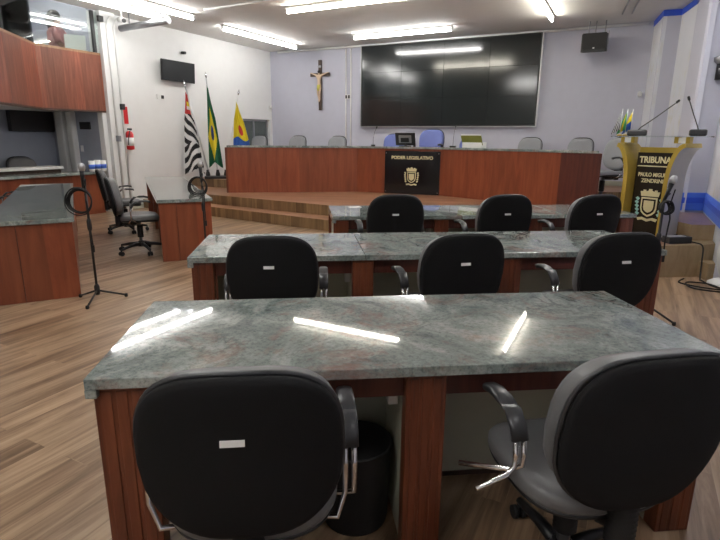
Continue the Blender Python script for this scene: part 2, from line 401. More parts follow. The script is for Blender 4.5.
# ------------------------------------------------------------------ office chairs
def outline(w, h, n=44, p=3.5, taper=.10):
    r = []
    for i in range(n):
        t = 2*PI*i/n; c, s = math.cos(t), math.sin(t)
        x = math.copysign(abs(c)**(2/p), c)*w/2; z = math.copysign(abs(s)**(2/p), s)*h/2
        k = z/(h/2)
        x *= 1 - (.07*k*k if k > 0 else .24*k*k)
        r.append((x, z))
    return r
def pad_rings(ol, y0, y1, curve, lean, rnd=.02, dome=0.0):
    rings = []
    lay = [(y0 - dome, .0), (y0 - dome*.85, .45), (y0 - dome*.35, .8), (y0, .93), (y0 + rnd*.4, .985), (y0 + rnd, 1), (y1 - rnd, 1), (y1 - rnd*.4, .985), (y1, .93), (y1 + dome*.35, .8), (y1 + dome*.85, .45), (y1 + dome, .0)]
    for y, s in lay:
        s = max(s, .01)
        rings.append([(x*s, y + curve*(x*s)**2 + lean*(z*s), z*s) for x, z in ol])
    return rings
def make_chair(name, label, cushion, sticker=True, seatmat=None, shell='fabric', splay=False):
    t = thing(name, label, 'chair')
    seatmat = seatmat or cushion
    zc = .735; lean = -.16
    ol = outline(.49, .475); 
    def shift(rings, dy): return [[(x, y + dy, z + zc) for x, y, z in r] for r in rings]
    sh = MB().loft(shift(pad_rings(ol, -.022, .012, .50, lean, .012, .006), -.305)).build('back_shell', M[shell], t)
    oc = [(x*1.0, z*.955) for x, z in ol]
    MB().loft(shift(pad_rings(oc, 0, .085, .50, lean, .03, .012), -.296)).build('backrest', M[cushion], t)
    # piping around the shell
    MB().tube([(x*1.0, -.291 + .50*x*x + lean*z, z + zc) for x, z in ol], .0075, 6, closed=True).build('piping', M['padplastic'], t)
    if sticker:
        z = .075; MB().box((-.012, -.305 - .030 + lean*z, zc + z), (.056, .003, .016), rx=-.16).build('label_tag', M['paper'], sh)
    # seat
    so = []
    for i in range(40):
        a = 2*PI*i/40; c, s = math.cos(a), math.sin(a); so.append((math.copysign(abs(c)**(2/3.2), c)*.245, math.copysign(abs(s)**(2/3.2), s)*.235))
    def seat_r(z, k): return [(x*k, y*k + .01, z - .10*max(0, y*k - .12)**1.2 + .02*(x*k/.245)**2) for x, y in so]
    MB().loft([seat_r(.425, .9), seat_r(.432, .975), seat_r(.445, 1), seat_r(.472, 1), seat_r(.487, .96), seat_r(.493, .82), seat_r(.490, .4), seat_r(.488, .01)]).build('seat', M[seatmat], t)
    MB().loft([seat_r(.408, .5), seat_r(.408, .88), seat_r(.418, .965), seat_r(.432, .985)]).build('seat_pan', M['plastic'], t)
    # back support spine
    MB().tube([(0, -.02, .395), (0, -.17, .39), (0, -.235, .42), (0, -.25, .50), (0, -.255, .58)], [.03, .03, .032, .028, .02], 8).build('back_support', M['plastic'], t)
    for s in (-1, 1):
        X = s*(.245 if splay and s < 0 else .278)
        pts = [(X, .138, .668), (X, .133, .684), (X, .09, .694), (X, .03, .694), (X, -.03, .685), (X, -.068, .65), (X, -.085, .615)]
        mb = MB(); rings = []
        for i, p in enumerate(pts):
            a = Vector(pts[max(i-1, 0)]); b = Vector(pts[min(i+1, len(pts)-1)]); tt = (b-a).normalized(); up = Vector((0, -tt.z, tt.y)).normalized()
            if up.z < 0 and i < 4: up = -up
            w = .027 if i else .014; h = .014 if i else .007
            rings.append([Vector(p) + Vector((math.copysign(abs(math.cos(q))**.6, math.cos(q))*w, 0, 0)) + up*math.copysign(abs(math.sin(q))**.8, math.sin(q))*h for q in [2*PI*j/12 for j in range(12)]])
        # keep ring orientation consistent
        pad = mb.loft(rings).build('armrest', M['padplastic'], t)
        m2 = MB()
        for o in (-.013, .013):
            if splay and s < 0: m2.tube([(X+o, -.082, .625), (X+o, -.092, .57), (X+o-.002, -.092, .535), (X+o-.03, -.085 + o, .512), (X - .15, -.06 + o*5, .50)], .0085, 8)
            else: m2.tube([(X+o, -.082, .625), (X+o, -.094, .56), (X+o, -.093, .475), (X + o*.6 - s*.03, -.075 + o*4, .418), (X - s*.15, -.04 + o*4, .402)], .0085, 8)
        m2.build('arm_post', M['chrome'], pad)
    mb = MB().cyl((0, 0, .15), (0, 0, .41), .022, 12); mb.build('gas_lift', M['steel'], t)
    mb = MB()
    prof = [(.036, .20)]
    for i in range(10): prof += [(.040, .205 + i*.016), (.034, .213 + i*.016)]
    mb.lathe(prof, n=14); mb.build('bellows', M['rubber'], t)
    mb = MB(); prof = [(.03, .36)]
    for i in range(9): prof += [(.042, .365 + i*.018), (.034, .374 + i*.018)]
    mb.lathe(prof, (0, -.245, 0), n=14); mb.build('support_cover', M['rubber'], t)
    hub = MB().lathe([(.02, .075), (.045, .08), (.05, .12), (.035, .15), (.02, .16)], n=14)
    for k in range(5):
        a = 2*PI*k/5 + .3; c, s = math.cos(a), math.sin(a)
        hub.tube([(c*.03, s*.03, .115), (c*.16, s*.16, .105), (c*.30, s*.30, .078)], [.026, .021, .015], 8)
    hb = hub.build('star_base', M['plastic'], t)
    for k in range(5):
        a = 2*PI*k/5 + .3; c, s = math.cos(a), math.sin(a); m = MB()
        P = Vector((c*.30, s*.30, 0)); ax = Vector((-s, c, 0))
        for o in (-1, 1): m.cyl(P + ax*(o*.008) + Vector((0, 0, .028)), P + ax*(o*.026) + Vector((0, 0, .028)), .027, 12)
        m.cyl(P + Vector((0, 0, .02)), P + Vector((0, 0, .08)), .009, 8)
        m.build('caster', M['rubber'], hb)
    return t
first_used = {}
def put(proto, loc, rz, label, group, s=1.0):
    if proto.name not in first_used:
        first_used[proto.name] = 1; proto.location = loc; proto.rotation_euler = (0, 0, rz); proto['label'] = label; proto['group'] = group; proto.scale = (s, s, s); return proto
    return dup(proto, loc, rz, label, group, s)
chA = make_chair('office_chair', 'x', 'leather')
put(chA, (-.158, 1.415, 0), rad(0), 'black office chair with white tag in the left foreground, back squarely to camera', 'chairs at the three desk rows')
chC = make_chair('office_chair', 'x', 'leather', sticker=False, splay=True)
put(chC, (.862, 1.42, 0), rad(5), 'office chair at right foreground, grey seat and left armrest showing', 'chairs at the three desk rows')
put(chA, (-.165, 3.06, 0), rad(-2), 'black office chair at left end of the middle desk row', 'chairs at the three desk rows')
put(chA, (.86, 3.06, 0), rad(6), 'black office chair at centre of the middle desk row', 'chairs at the three desk rows')
put(chA, (1.80, 3.04, 0), rad(4), 'black office chair at right end of the middle desk row', 'chairs at the three desk rows')
put(chA, (.80, 4.80, 0), rad(1), 'black office chair at far desk row, directly before the black lettered panel', 'chairs at the three desk rows', 1.03)
put(chA, (1.77, 4.78, 0), rad(6), 'black office chair in the middle of the far desk row', 'chairs at the three desk rows', 1.03)
put(chA, (2.60, 4.75, 0), rad(8), 'black office chair at far desk row, nearest the lectern', 'chairs at the three desk rows', 1.03)
chB = make_chair('office_chair', 'x', 'leather', sticker=False)
put(chB, (-2.12, 6.97, 0), rad(-72), 'dark office chair seen side on at the side desk, the nearer of two', 'chairs at the side desks')
put(chB, (-2.80, 8.55, 0), rad(-70), 'dark office chair seen side on at the side desk, farther, by the white wall', 'chairs at the side desks')
put(chB, (-4.02, 7.62, 0), rad(-68), 'dark grey chair behind the left granite desk at the picture edge', 'chairs at the side desks')
put(chB, W(-1.08, 6.2), ROT_LEFT + PI, 'black chair behind the dark counter under the gallery', 'chairs at the side desks', 1.10)
chG = make_chair('office_chair', 'x', 'grey_cloth', sticker=False)
gz = 3*dz; RB = ROT_BACK + PI
G = 'chairs behind the raised bench'
put(chG, (-1.29, 14.40, gz), RB, 'grey chair behind raised bench, in front of the grey side doorway', G)
put(chG, (-.26, 13.70, gz), RB, 'grey chair behind raised bench, left of and below the crucifix', G)
put(chG, (.72, 13.05, gz), RB, 'grey chair behind raised bench, just right of the crucifix', G)
put(chG, (4.55, 10.52, gz), RB - .1, 'grey chair behind raised bench, below right corner of the video wall', G)
put(chG, (5.34, 9.98, gz), RB - .2, 'grey chair behind raised bench, under the hanging loudspeaker', G)
put(chG, (5.22, 8.75, 2*dz), RB - .75, 'grey chair with black armrest beside the lectern, at end of raised bench', G, 1.2)
chL = make_chair('office_chair', 'x', 'blue_cloth', sticker=False)
put(chL, (2.0, 12.22, gz), RB, 'blue chair behind raised bench, left of the black monitor', G, 1.06)
put(chL, (2.76, 11.72, gz), RB, 'tallest blue chair behind raised bench, right of the black monitor', G, 1.17)
put(chL, (3.52, 11.20, gz), RB, 'blue chair half hidden by the green lidded box on raised bench', G)

# ------------------------------------------------------------------ the three desk rows
def desk(label, x0, x1, y, legs, seams, dep=.80, panel=.46, mats_=('granite', 'granite2')):
    t = thing('desk', label, 'desk', ((x0+x1)/2, y, 0), 0, 'rows of granite topped desks')
    o = -(x0+x1)/2
    xs = [x0] + seams + [x1]
    for i in range(len(xs)-1):
        MB().box(((xs[i]+xs[i+1])/2 + o, dep/2, .731), (xs[i+1]-xs[i]-.002, dep, .038)).build('granite_top', M[mats_[i % 2]], t, bevel=.004)
    for (a, b) in legs:
        l = MB().box(((a+b)/2 + o, .06+.0, .353), (b-a, .07, .706)).build('leg_panel', M['mahog'], t, bevel=.004)
        w = (b-a)
        m = MB()
        for k in (.22, .5, .78): m.box((a + w*k + o, .0245, .35), (w*.2, .006, .69))
        m.build('groove_strip', M['mahog'], l, bevel=.002)
    for i in range(len(legs)-1):
        a, b = legs[i][1], legs[i+1][0]
        MB().box(((a+b)/2 + o, .075, .66), (b-a, .02, .095)).build('apron', M['mahog_d'], t)
        MB().box(((a+b)/2 + o, panel, .355), (b-a+.1, .018, .70)).build('modesty_panel', M['cream'], t)
        MB().box(((a+b)/2 + o, panel-.013, .012), (b-a+.1, .006, .022)).build('plinth', M['brown'], t)
    for i, (a, b) in enumerate(legs):
        x = a + .012 + o
        MB().box((x, (panel+.10)/2, .35), (.018, panel-.10, .70)).build('side_partition', M['cream'], t)
    MB().box((x0 - o*0 + o + (.045), dep-.04, .353), (.09, .04, .706)).build('rear_leg', M['mahog'], t)
    MB().box((x1 + o - .045, dep-.04, .353), (.09, .04, .706)).build('rear_leg', M['mahog'], t)
    MB().box((x0 + o + .018, dep*.5, .697), (.036, dep, .030)).build('edge_lip', M['granite'], t, bevel=.003)
    s = MB().box((legs[1][0] + o - .018, .20, .565), (.04, .07, .085)).build('socket_box', M['white'], t, bevel=.006)
    return t
Y = [1.5607, 3.2545, 4.9506]
desk('nearest granite desk with two light streaks on its polished top', -.690, 1.4897, Y[0], [(-.675, -.50), (.335, .475), (1.335, 1.475)], [])
desk('middle granite desk row between the two other rows', -.728, 2.4797, Y[1], [(-.71, -.575), (.308, .448), (1.315, 1.455), (2.33, 2.465)], [.39, 1.75])
desk('farthest granite desk row, with loose white paper at left end', .2716, 3.375, Y[2], [(.285, .43), (1.279, 1.421), (2.25, 2.39), (3.22, 3.36)], [1.55, 2.6])
# small support bracket under the nearest desk's left overhang
tag(MB().lathe([(.003, 0), (.125, .0), (.13, .02), (.14, .33), (.145, .34), (.135, .34), (.12, .03)], (.185, 1.80, 0), 28).build('trash_bin', M['rubber']), 'round black trash bin under the nearest desk', 'trash bin')
tag(MB().box((0, 0, .0008), (.13, .09, .0015)).build('paper_sheet', M['paper'], loc=(.55, 5.62, .751), rz=.3), 'small white paper lying on the far desk row', 'paper')
tag(MB().box((0, 0, .004), (.14, .10, .008)).build('paper_pad', M['paper'], loc=(1.12, 3.40, .751), rz=.15), 'white paper pad on the middle desk beside its centre chair', 'paper')

# ------------------------------------------------------------------ side desks on the left
def side_desk(label, corner, ang, length, width):
    # local x = width (to the right end), y = along length
    t = thing('side_desk', label, 'desk', (corner[0], corner[1], 0), ang, 'granite topped side desks')
    MB().box((width/2, length/2, .731), (width + .04, length + .05, .04)).build('granite_top', M['granite'], t, bevel=.004)
    MB().box((width/2, .02, .356), (width, .04, .71)).build('end_panel', M['mahog_b'], t, bevel=.003)
    MB().box((width/2, length-.02, .356), (width, .04, .71)).build('end_panel', M['mahog_b'], t, bevel=.003)
    MB().box((width - .02, length/2, .356), (.03, length - .08, .71)).build('front_panel', M['mahog_b'], t)
    MB().box((.30, length/2, .356), (.02, length-.08, .60)).build('modesty_panel', M['cream'], t)
    for k in (1, 2): MB().box((.17, length*k/3, .356), (.26, .05, .71)).build('leg_panel', M['mahog'], t)
    MB().box((width*.33, -.004, .356), (.006, .01, .69)).build('groove_strip', M['mahog_d'], t)
    return t
side_desk('reddish side desk with granite top before the flags', (-1.700, 6.36), rad(17.6), 3.75, .60)
side_desk('large granite topped desk at left edge, behind microphone stand', (-2.72, 4.735), rad(22), 3.95, .66)
# long counter under the gallery
t = thing('gallery_counter', 'long red fronted counter with granite ledge under the gallery', 'counter', W(0, LV + .12), ROT_LEFT)
MB().box((-2.75, .07, .38), (5.5, .06, .76)).build('front_panel', M['mahog_b'], t)
MB().box((-2.75, .16, .785), (5.52, .42, .05)).build('granite_ledge', M['granite2'], t, bevel=.005)
MB().box((-.02, .20, .38), (.04, .3, .76)).build('end_panel', M['mahog'], t)
t = thing('back_counter', 'dark brown counter in the recess, behind the long ledge', 'counter', W(-.50, 6.0), ROT_LEFT)
MB().box((-2.2, 0, .43), (4.4, .05, .86)).build('front_panel', M['brown'], t)
MB().box((-2.2, .12, .885), (4.44, .40, .05)).build('counter_top', M['ceil'], t, bevel=.005)
MB().box((-.02, .14, .43), (.04, .25, .86)).build('end_panel', M['brown'], t)
for i, (u, v, h) in enumerate([(-.02, 5.68, .2), (-.03, 5.55, .21), (-.02, 5.43, .2)]):
    lab = ['white paper cup on the gallery ledge, leftmost of three', 'white paper cup on the gallery ledge, middle of three', 'white paper cup on the gallery ledge, nearest the white pilaster'][i]
    c = thing('paper_cup', lab, 'cup', W(u, v, .81), 0, 'paper cups on the gallery ledge')
    MB().lathe([(.045, 0), (.05, .02), (.058, h), (.054, h), (.045, .01)], n=16).build('cup_wall', M['paper'], c)
    MB().lathe([(.0525, .05), (.0565, .13)], n=16).build('blue_band', M['royal2'], c)
# things on recess wall
tag(MB().box((0, -.06, 0), (.85, .12, .42)).build('wall_cabinet', M['plastic'], loc=W(-1.55, 5.82, 1.75), rz=ROT_LEFT, bevel=.01), 'black wall mounted unit under the gallery', 'cabinet')
tag(MB().box((0, -.015, 0), (.30, .03, .14)).build('notice_plate', M['plastic'], loc=W(-.52, LV, 1.66), rz=PI + ROT_BACK + PI, bevel=.004), 'small dark plate on blue grey wall under the gallery', 'sign')
s = thing('light_switch', 'white light switch on blue grey wall below the dark plate', 'switch', W(-.70, LV, 1.22), ROT_BACK)
MB().box((0, -.006, 0), (.075, .012, .12)).build('switch_plate', M['white'], s, bevel=.003); MB().box((0, -.014, 0), (.03, .008, .05)).build('rocker', M['paper'], s)

# ------------------------------------------------------------------ gallery balcony
t = thing('gallery_balcony', 'wood clad gallery balcony with glass screen at upper left', 'balcony', (0, 0, 0))
P0 = W(.02, LV - .08); P1 = W(.02, 6.5); P2 = W(.80, 7.45); P3 = W(1.6, 8.6)
def poly_panel(pts, z0, z1, th):
    mb = MB()
    for i in range(len(pts)-1):
        a, b = Vector(pts[i][:2]), Vector(pts[i+1][:2]); tt = (b-a).normalized(); nn = Vector((tt.y, -tt.x))
        mb.prism([tuple(a), tuple(b), tuple(b + nn*th), tuple(a + nn*th)], z0, z1)
    return mb
pts = [P0, P1, P2, P3]
poly_panel(pts, 1.93, 2.93, .06).build('cladding', M['balcony'], t)
poly_panel(pts, 2.925, 2.965, .12).build('hand_rail', wood('rail wood', (.2, .1, .05), (.3, .17, .09), (.4, .25, .15)), t)
poly_panel([p + Vector((0, 0, 0)) for p in pts], 2.965, 3.68, .008).build('glass_screen', M['glass_bal'], t)
m = MB(); m.prism([tuple(W(*q)[:2]) for q in [(0, LV), (.05, LV), (.05, LV + .05), (0, LV + .05)]], 2.965, 3.68).build('glass_post', M['plastic'], t)
poly_panel(pts, 1.90, 1.935, .05).build('bottom_edge', M['brown'], t)
for i, (v, w) in enumerate([(5.85, .2), (6.95, .2), (7.8, .2)]):
    struct(MB().prism([tuple(W(*q)[:2]) for q in [(-1.7, v), (-1.5, v), (-1.5, v+w), (-1.7, v+w)]], 2.05, 4.3).build('trim_%d' % (20+i), M['wall_white']))
tag(MB().box((0, -.03, 0), (.55, .06, .8)).build('dark_cabinet', M['plastic'], loc=W(-1.9, 6.35, 2.9), rz=ROT_LEFT), 'dark cabinet inside the gallery behind the glass', 'cabinet')
struct(tag(bpy.data.objects['dark_cabinet'], 'dark cabinet inside the gallery behind the glass', 'cabinet')) if False else None

# ------------------------------------------------------------------ lights
def light(label, a, b, mat='tube', z=3.605, tubes=(0,), wid=.075):
    a = Vector((a[0], a[1], 0)); b = Vector((b[0], b[1], 0)); c = (a+b)/2; L = (b-a).length; ang = math.atan2(b.y-a.y, b.x-a.x)
    t = thing('ceiling_light', label, 'light', (c.x, c.y, z), ang, 'fluorescent ceiling lights')
    MB().box((0, 0, .07), (L, wid, .035)).build('housing', M['white'], t, bevel=.008)
    for o in tubes:
        MB().cyl((-L/2 + .04, o, 0), (L/2 - .04, o, 0), .019, 10).build('tube', M[mat], t)
    for s in (-1, 1): MB().box((s*(L/2 - .02), 0, .025), (.03, wid*.5, .06)).build('lamp_holder', M['white'], t)
    return t
light('long ceiling light close to left wall, nearest the gallery', (-3.38, 8.80), (-1.98, 10.93))
light('short ceiling light beside the long one, closest to the left wall', W(.92, 6.4), W(.92, 4.4), 'tube_dim')
light('ceiling light above the flags in line toward far left corner', (-1.60, 11.80), (-.10, 13.98))
light('warm ceiling light crossing the middle of the ceiling', (-.25, 10.12), (1.72, 8.80), 'tube_warm')
light('ceiling light just above the video wall', (1.16, 12.44), (3.06, 11.16))
light('ceiling light at right pointing toward the hanging loudspeaker', (3.42, 8.15), (4.66, 10.10), 'tube_warm')
# unseen fill lights, added beyond the frame to even out the room
for lab, a, b in [('added fill light beyond the frame above the left side of the desks', (-2.4, 5.0), (-.4, 3.7)),
                  ('added fill light beyond the frame above the right end of the desks', (2.4, 4.2), (3.8, 6.3)),
                  ('added fill light behind the camera at left', (-3.0, .6), (-1.0, -.7)), ('added fill light behind the camera at right', (1.4, .4), (3.4, -.9))]:
    light(lab, a, b, 'tube', tubes=(-.09, .09), wid=.3)
g = light('ceiling light inside the gallery behind the glass', W(-.7, 5.6), W(-.7, 7.9), 'tube', z=4.2)

# ------------------------------------------------------------------ raised bench
F = [(-1.517, 10.99), (1.138, 11.13), (2.74, 10.32), (4.25, 8.42), (4.66, 7.98)]
def back_pts(F, dist):
    n = len(F); out = []
    for i in range(n):
        ns = []
        for a, b in ((i-1, i), (i, i+1)):
            if a < 0 or b >= n: continue
            t_ = (Vector(F[b]) - Vector(F[a])).normalized(); ns.append(Vector((-t_.y, t_.x)))
        nn = sum(ns, Vector((0, 0))).normalized(); k = dist/max(.4, nn.dot(ns[0]))
        if i == n-1 and dist > 0: nn = Vector((.46, .888))
        out.append(tuple(Vector(F[i]) + nn*k))
    return out
t = thing('raised_bench', 'long curved mahogany bench with granite top on the dais', 'bench', (0, 0, 0))
z0 = 2*dz
Bk = back_pts(F, .05); Ft = back_pts(F, -.03); Bt = back_pts(F, .62)
for i in range(4):
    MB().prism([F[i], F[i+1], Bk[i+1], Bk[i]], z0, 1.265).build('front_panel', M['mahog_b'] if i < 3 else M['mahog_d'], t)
    MB().prism([Ft[i], Ft[i+1], Bt[i+1], Bt[i]], 1.265, 1.308).build('granite_top', M['granite'] if i < 3 else M['granite2'], t, bevel=.004)
    MB().prism([F[i], F[i+1], tuple(Vector(F[i+1])*.998 + Vector(Bk[i+1])*.002), tuple(Vector(F[i])*.998 + Vector(Bk[i])*.002)], z0, z0 + .001).build('plinth', M['cream'], t) if False else None
Be = back_pts(F, .58)
for i in (0, 4):
    a, b = Vector(F[i]), Vector(Be[i]); tt = (b-a).normalized(); nn = Vector((tt.y, -tt.x))*(-.04 if i == 0 else .04)*(-1)
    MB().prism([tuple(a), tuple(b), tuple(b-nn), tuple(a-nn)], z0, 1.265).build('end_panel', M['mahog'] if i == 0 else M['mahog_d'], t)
# lettered panel hung on the bench
a = Vector(F[1]).lerp(Vector(F[2]), .345); b = Vector(F[1]).lerp(Vector(F[2]), .985); c = (a+b)/2; ang = math.atan2(b.y-a.y, b.x-a.x); wd = (b-a).length
ps = thing('lettered_panel', 'black panel with gold lettering PODER LEGISLATIVO on the raised bench', 'sign', (c.x, c.y, z0), ang)
MB().box((0, -.016, .435), (wd, .024, .86)).build('panel', M['blackpanel'], ps, bevel=.003)
text('lettering', 'PODER LEGISLATIVO', .088, M['cream_gold'], ps, (0, -.031, .73), width=.86, bold=.003)
def crest(parent, cx, cy, cz, s, gold, leaf):
    # shield with a mural crown, leaf branches and a scroll; local -y is the viewer's side
    def plate(pts, y0, y1, name, mat, par):
        n = len(pts); m_ = MB(); vs = [(cx + p[0]*s, cy - y0, cz + p[1]*s) for p in pts] + [(cx + p[0]*s, cy - y1, cz + p[1]*s) for p in pts]
        m_.add(vs, [tuple(range(n)), tuple(range(2*n-1, n-1, -1))] + [(i, n+i, n+(i+1) % n, (i+1) % n) for i in range(n)]); return m_.build(name, mat, par)
    sh = [(-.30, .30), (.30, .30), (.30, -.12), (.26, -.26), (.16, -.36), (0, -.44), (-.16, -.36), (-.26, -.26), (-.30, -.12)]
    e = plate(sh, 0, .006, 'crest', gold, parent)
    plate([(x*.82, y*.82 - .005) for x, y in sh], .006, .009, 'shield_field', M['espresso'], e)
    plate([(x*.62, y*.62 - .005) for x, y in sh], .009, .011, 'shield_charge', gold, e)
    cr = [(-.32, .34), (.32, .34), (.36, .52), (.26, .52), (.26, .58), (.16, .58), (.16, .52), (.06, .56), (.06, .62), (-.06, .62), (-.06, .56), (-.16, .52), (-.16, .58), (-.26, .58), (-.26, .52), (-.36, .52)]
    plate(cr, 0, .008, 'mural_crown', gold, e)
    for sd in (-1, 1):
        m_ = MB()
        for k in range(5):
            y = .22 - k*.14; x = sd*(.44 - .02*abs(k-1)); 
            pts_ = [(x, y-.07), (x + sd*.10, y + .03), (x + sd*.03, y + .09), (x - sd*.06, y + .02)]
            vs = [(cx + p[0]*s, cy - .002, cz + p[1]*s) for p in pts_] + [(cx + p[0]*s, cy - .007, cz + p[1]*s) for p in pts_]
            m_.add(vs, [(0, 1, 2, 3), (7, 6, 5, 4)] + [(i, 4+i, 4+(i+1) % 4, (i+1) % 4) for i in range(4)])
        m_.build('leaf_branch', leaf, e)
    plate([(-.38, -.50), (-.2, -.46), (0, -.52), (.2, -.46), (.38, -.50), (.34, -.60), (.18, -.56), (0, -.62), (-.18, -.56), (-.34, -.60)], 0, .007, 'scroll', gold, e)
    return e
crest(ps, 0, -.029, .36, .30, M['cream_gold'], M['cream_gold'])
for sx in (-1, 1):
    for zz in (.05, .82): MB().cyl((sx*(wd/2 - .03), -.026, zz), (sx*(wd/2 - .03), -.034, zz), .009, 8).build('fixing_stud', M['chrome'], ps)

# things on the bench
def gooseneck(label, loc, rz, tilt=.25, h=.33, base=(.07, .09, .03)):
    g = thing('gooseneck_microphone', label, 'microphone', loc, rz, 'gooseneck microphones')
    MB().box((0, 0, base[2]/2), base).build('base', M['plastic'], g, bevel=.008)
    n = [(0, 0, base[2]), (0, -.005, base[2] + h*.35), (0, -.03 - tilt*.12, base[2] + h*.75), (0, -.06 - tilt*.35, base[2] + h)]
    MB().tube(n, .0045, 8).build('neck', M['plastic'], g)
    e = Vector(n[-1]); dd = (e - Vector(n[-2])).normalized()
    MB().tube([e, e + dd*.012, e + dd*.05, e + dd*.06], [.006, .012, .012, .006], 10).build('head', M['rubber'], g)
    return g
gooseneck('thin gooseneck microphone on bench, left of the blue chairs', (1.50, 11.36, 1.308), .3)
gooseneck('thin gooseneck microphone on bench, between tall blue chair and lidded box', (2.98, 10.42, 1.308), 2.6, .2, .36, (.12, .09, .03))
mo = thing('monitor', 'black monitor on raised bench between two blue chairs', 'monitor', (2.12, 10.96, 1.308), ang - .1)
MB().box((0, 0, .15), (.44, .03, .26), rx=.25).build('screen_frame', M['plastic'], mo, bevel=.008)
MB().box((.0, -.022, .145), (.28, .012, .16), rx=.25).build('back_cover', M['steel'], mo, bevel=.01)
MB().box((.0, -.034, .13), (.18, .012, .09), rx=.25).build('vent_recess', M['plastic'], mo, bevel=.004)
MB().box((0, 0, .008), (.22, .15, .016)).build('foot', M['plastic'], mo, bevel=.004)
MB().box((0, .02, .045), (.05, .02, .07)).build('neck', M['plastic'], mo)
bx = thing('lidded_box', 'olive green box with open lid and white contents on raised bench', 'box', (3.30, 10.06, 1.308), -.75)
MB().box((0, 0, .05), (.40, .24, .10)).build('box_body', M['paper'], bx, bevel=.006)
MB().box((0, -.13, .14), (.42, .015, .20), rx=.5).build('lid', M['olive'], bx, bevel=.003)
MB().box((0, -.18, .235), (.40, .01, .02), rx=.5).build('lid_trim', M['paper'], bx)

# ------------------------------------------------------------------ back wall: video wall, crucifix, speaker
A = W(2.61, 0); 
vw0 = Vector((1.47, 13.77)); 
def onback(x_px_u, z): return W(x_px_u, 0, z)
U0, U1, Z0, Z1 = 2.83, 7.10, 1.755, 3.66
t = thing('video_wall', 'large dark video wall of twelve glossy screens on the back wall', 'screen', W((U0+U1)/2, .0, Z0), ROT_BACK)
wv, hv = U1-U0, Z1-Z0
MB().box((0, -.04, hv/2), (wv, .08, hv)).build('mount_frame', M['plastic'], t)
for r in range(3):
    for c in range(4):
        w_, h_ = (wv-.06)/4, (hv-.06)/3
        x = -wv/2 + .03 + w_*(c+.5); z = .03 + h_*(r+.5)
        MB().box((x, -.09, z), (w_-.005, .02, h_-.005), rz=random.uniform(-.006, .006), rx=random.uniform(-.006, .006)).build('screen_panel', M['screen'], t)
m = MB()
for s in (-1, 1): m.box((s*(wv/2 + .008), -.05, hv/2), (.016, .11, hv + .03))
m.box((0, -.05, -.008), (wv + .03, .11, .016)); m.box((0, -.05, hv + .008), (wv + .03, .11, .016)); m.build('trim_frame', M['alu'], t)

def skin_body(name, pts, edges, radii, mat, parent, root=0, sub=2):
    me = bpy.data.meshes.new(name); me.from_pydata(pts, edges, []); me.materials.append(mat)
    o = bpy.data.objects.new(name, me); COL.objects.link(o); o.parent = parent
    s = o.modifiers.new('skin', 'SKIN'); s.use_smooth_shade = True
    lay = me.skin_vertices[0].data if me.skin_vertices else None
    if lay is None:
        bm = bmesh.new(); bm.from_mesh(me); bm.verts.layers.skin.verify(); bm.to_mesh(me); bm.free(); lay = me.skin_vertices[0].data
    for i, r in enumerate(radii):
        lay[i].radius = (r, r) if not isinstance(r, tuple) else r; lay[i].use_root = (i == root)
    d_ = o.modifiers.new('sub', 'SUBSURF'); d_.levels = sub; d_.render_levels = sub
    return o
cz = W(1.62, 0, 2.80)
t = thing('crucifix', 'dark wooden crucifix with pale figure on the back wall', 'crucifix', W(1.60, 0, 2.165), ROT_BACK)
MB().box((0, -.03, .62), (.085, .05, 1.24)).build('upright', M['brown'], t, bevel=.006)
MB().box((0, -.03, .885), (.58, .052, .085)).build('crossbar', M['brown'], t, bevel=.006)
MB().box((0, -.06, 1.08), (.10, .012, .05)).build('title_plate', M['steel'], t)
sc = [(0, -.085, .60), (0, -.09, .72), (0, -.088, .82), (0, -.095, .87), (.01, -.105, .93), (-.10, -.075, .875), (-.24, -.07, .925), (.10, -.075, .875), (.24, -.07, .925),
      (-.035, -.095, .56), (-.03, -.115, .42), (-.01, -.085, .27), (.035, -.095, .56), (.03, -.115, .42), (.012, -.08, .27), (-.012, -.11, .21), (.012, -.11, .21), (-.275, -.07, .93), (.275, -.07, .93)]
ed = [(0, 1), (1, 2), (2, 3), (3, 4), (2, 5), (5, 6), (2, 7), (7, 8), (0, 9), (9, 10), (10, 11), (0, 12), (12, 13), (13, 14), (11, 15), (14, 16), (6, 17), (8, 18)]
rr = [.05, .045, .055, .022, .04, .024, .014, .024, .014, .035, .024, .014, .035, .024, .014, .012, .012, .012, .012]
cb = skin_body('corpus', sc, ed, rr, M['corpus'], t)
MB().lathe([(.045, .0), (.058, .06), (.056, .12), (.05, .15)], (0, -.09, .48), 14).build('loincloth', M['loin'], cb)
MB().ball((.01, -.10, .95), .042, 10).build('hair', M['hair'], cb)

sp = thing('loudspeaker', 'black loudspeaker hanging from ceiling brackets near right wall', 'speaker', W(8.15, .50, 3.13), ROT_BACK)
MB().box((0, 0, .17), (.46, .26, .33), rx=.12).build('cabinet', M['plastic'], sp, bevel=.012)
MB().box((0, -.137, .185), (.42, .012, .29), rx=.12).build('grille', M['rubber'], sp)
MB().box((.0, -.142, .06), (.03, .006, .02)).build('badge', M['alu'], sp)
m = MB()
for x in (-.12, .0, .17): m.tube([(x, .0, .32), (x, .02, .64)], .009, 8)
m.box((.24, 0, .25), (.012, .05, .25)); m.build('hanging_bracket', M['steel'], sp)
for lab, P, rz in [('white motion sensor in far left corner of the room', W(.04, .08, 2.27), .4), ('white motion sensor in far right corner by the lectern', W(9.06, .05, 2.36), -.4)]:
    s = thing('motion_sensor', lab, 'sensor', P, ROT_BACK + rz, 'corner motion sensors')
    MB().ball((0, -.05, 0), .05, 12, sc=(.8, .7, 1.2)).build('body', M['white'], s); MB().box((0, -.01, 0), (.05, .04, .08)).build('mount', M['white'], s)
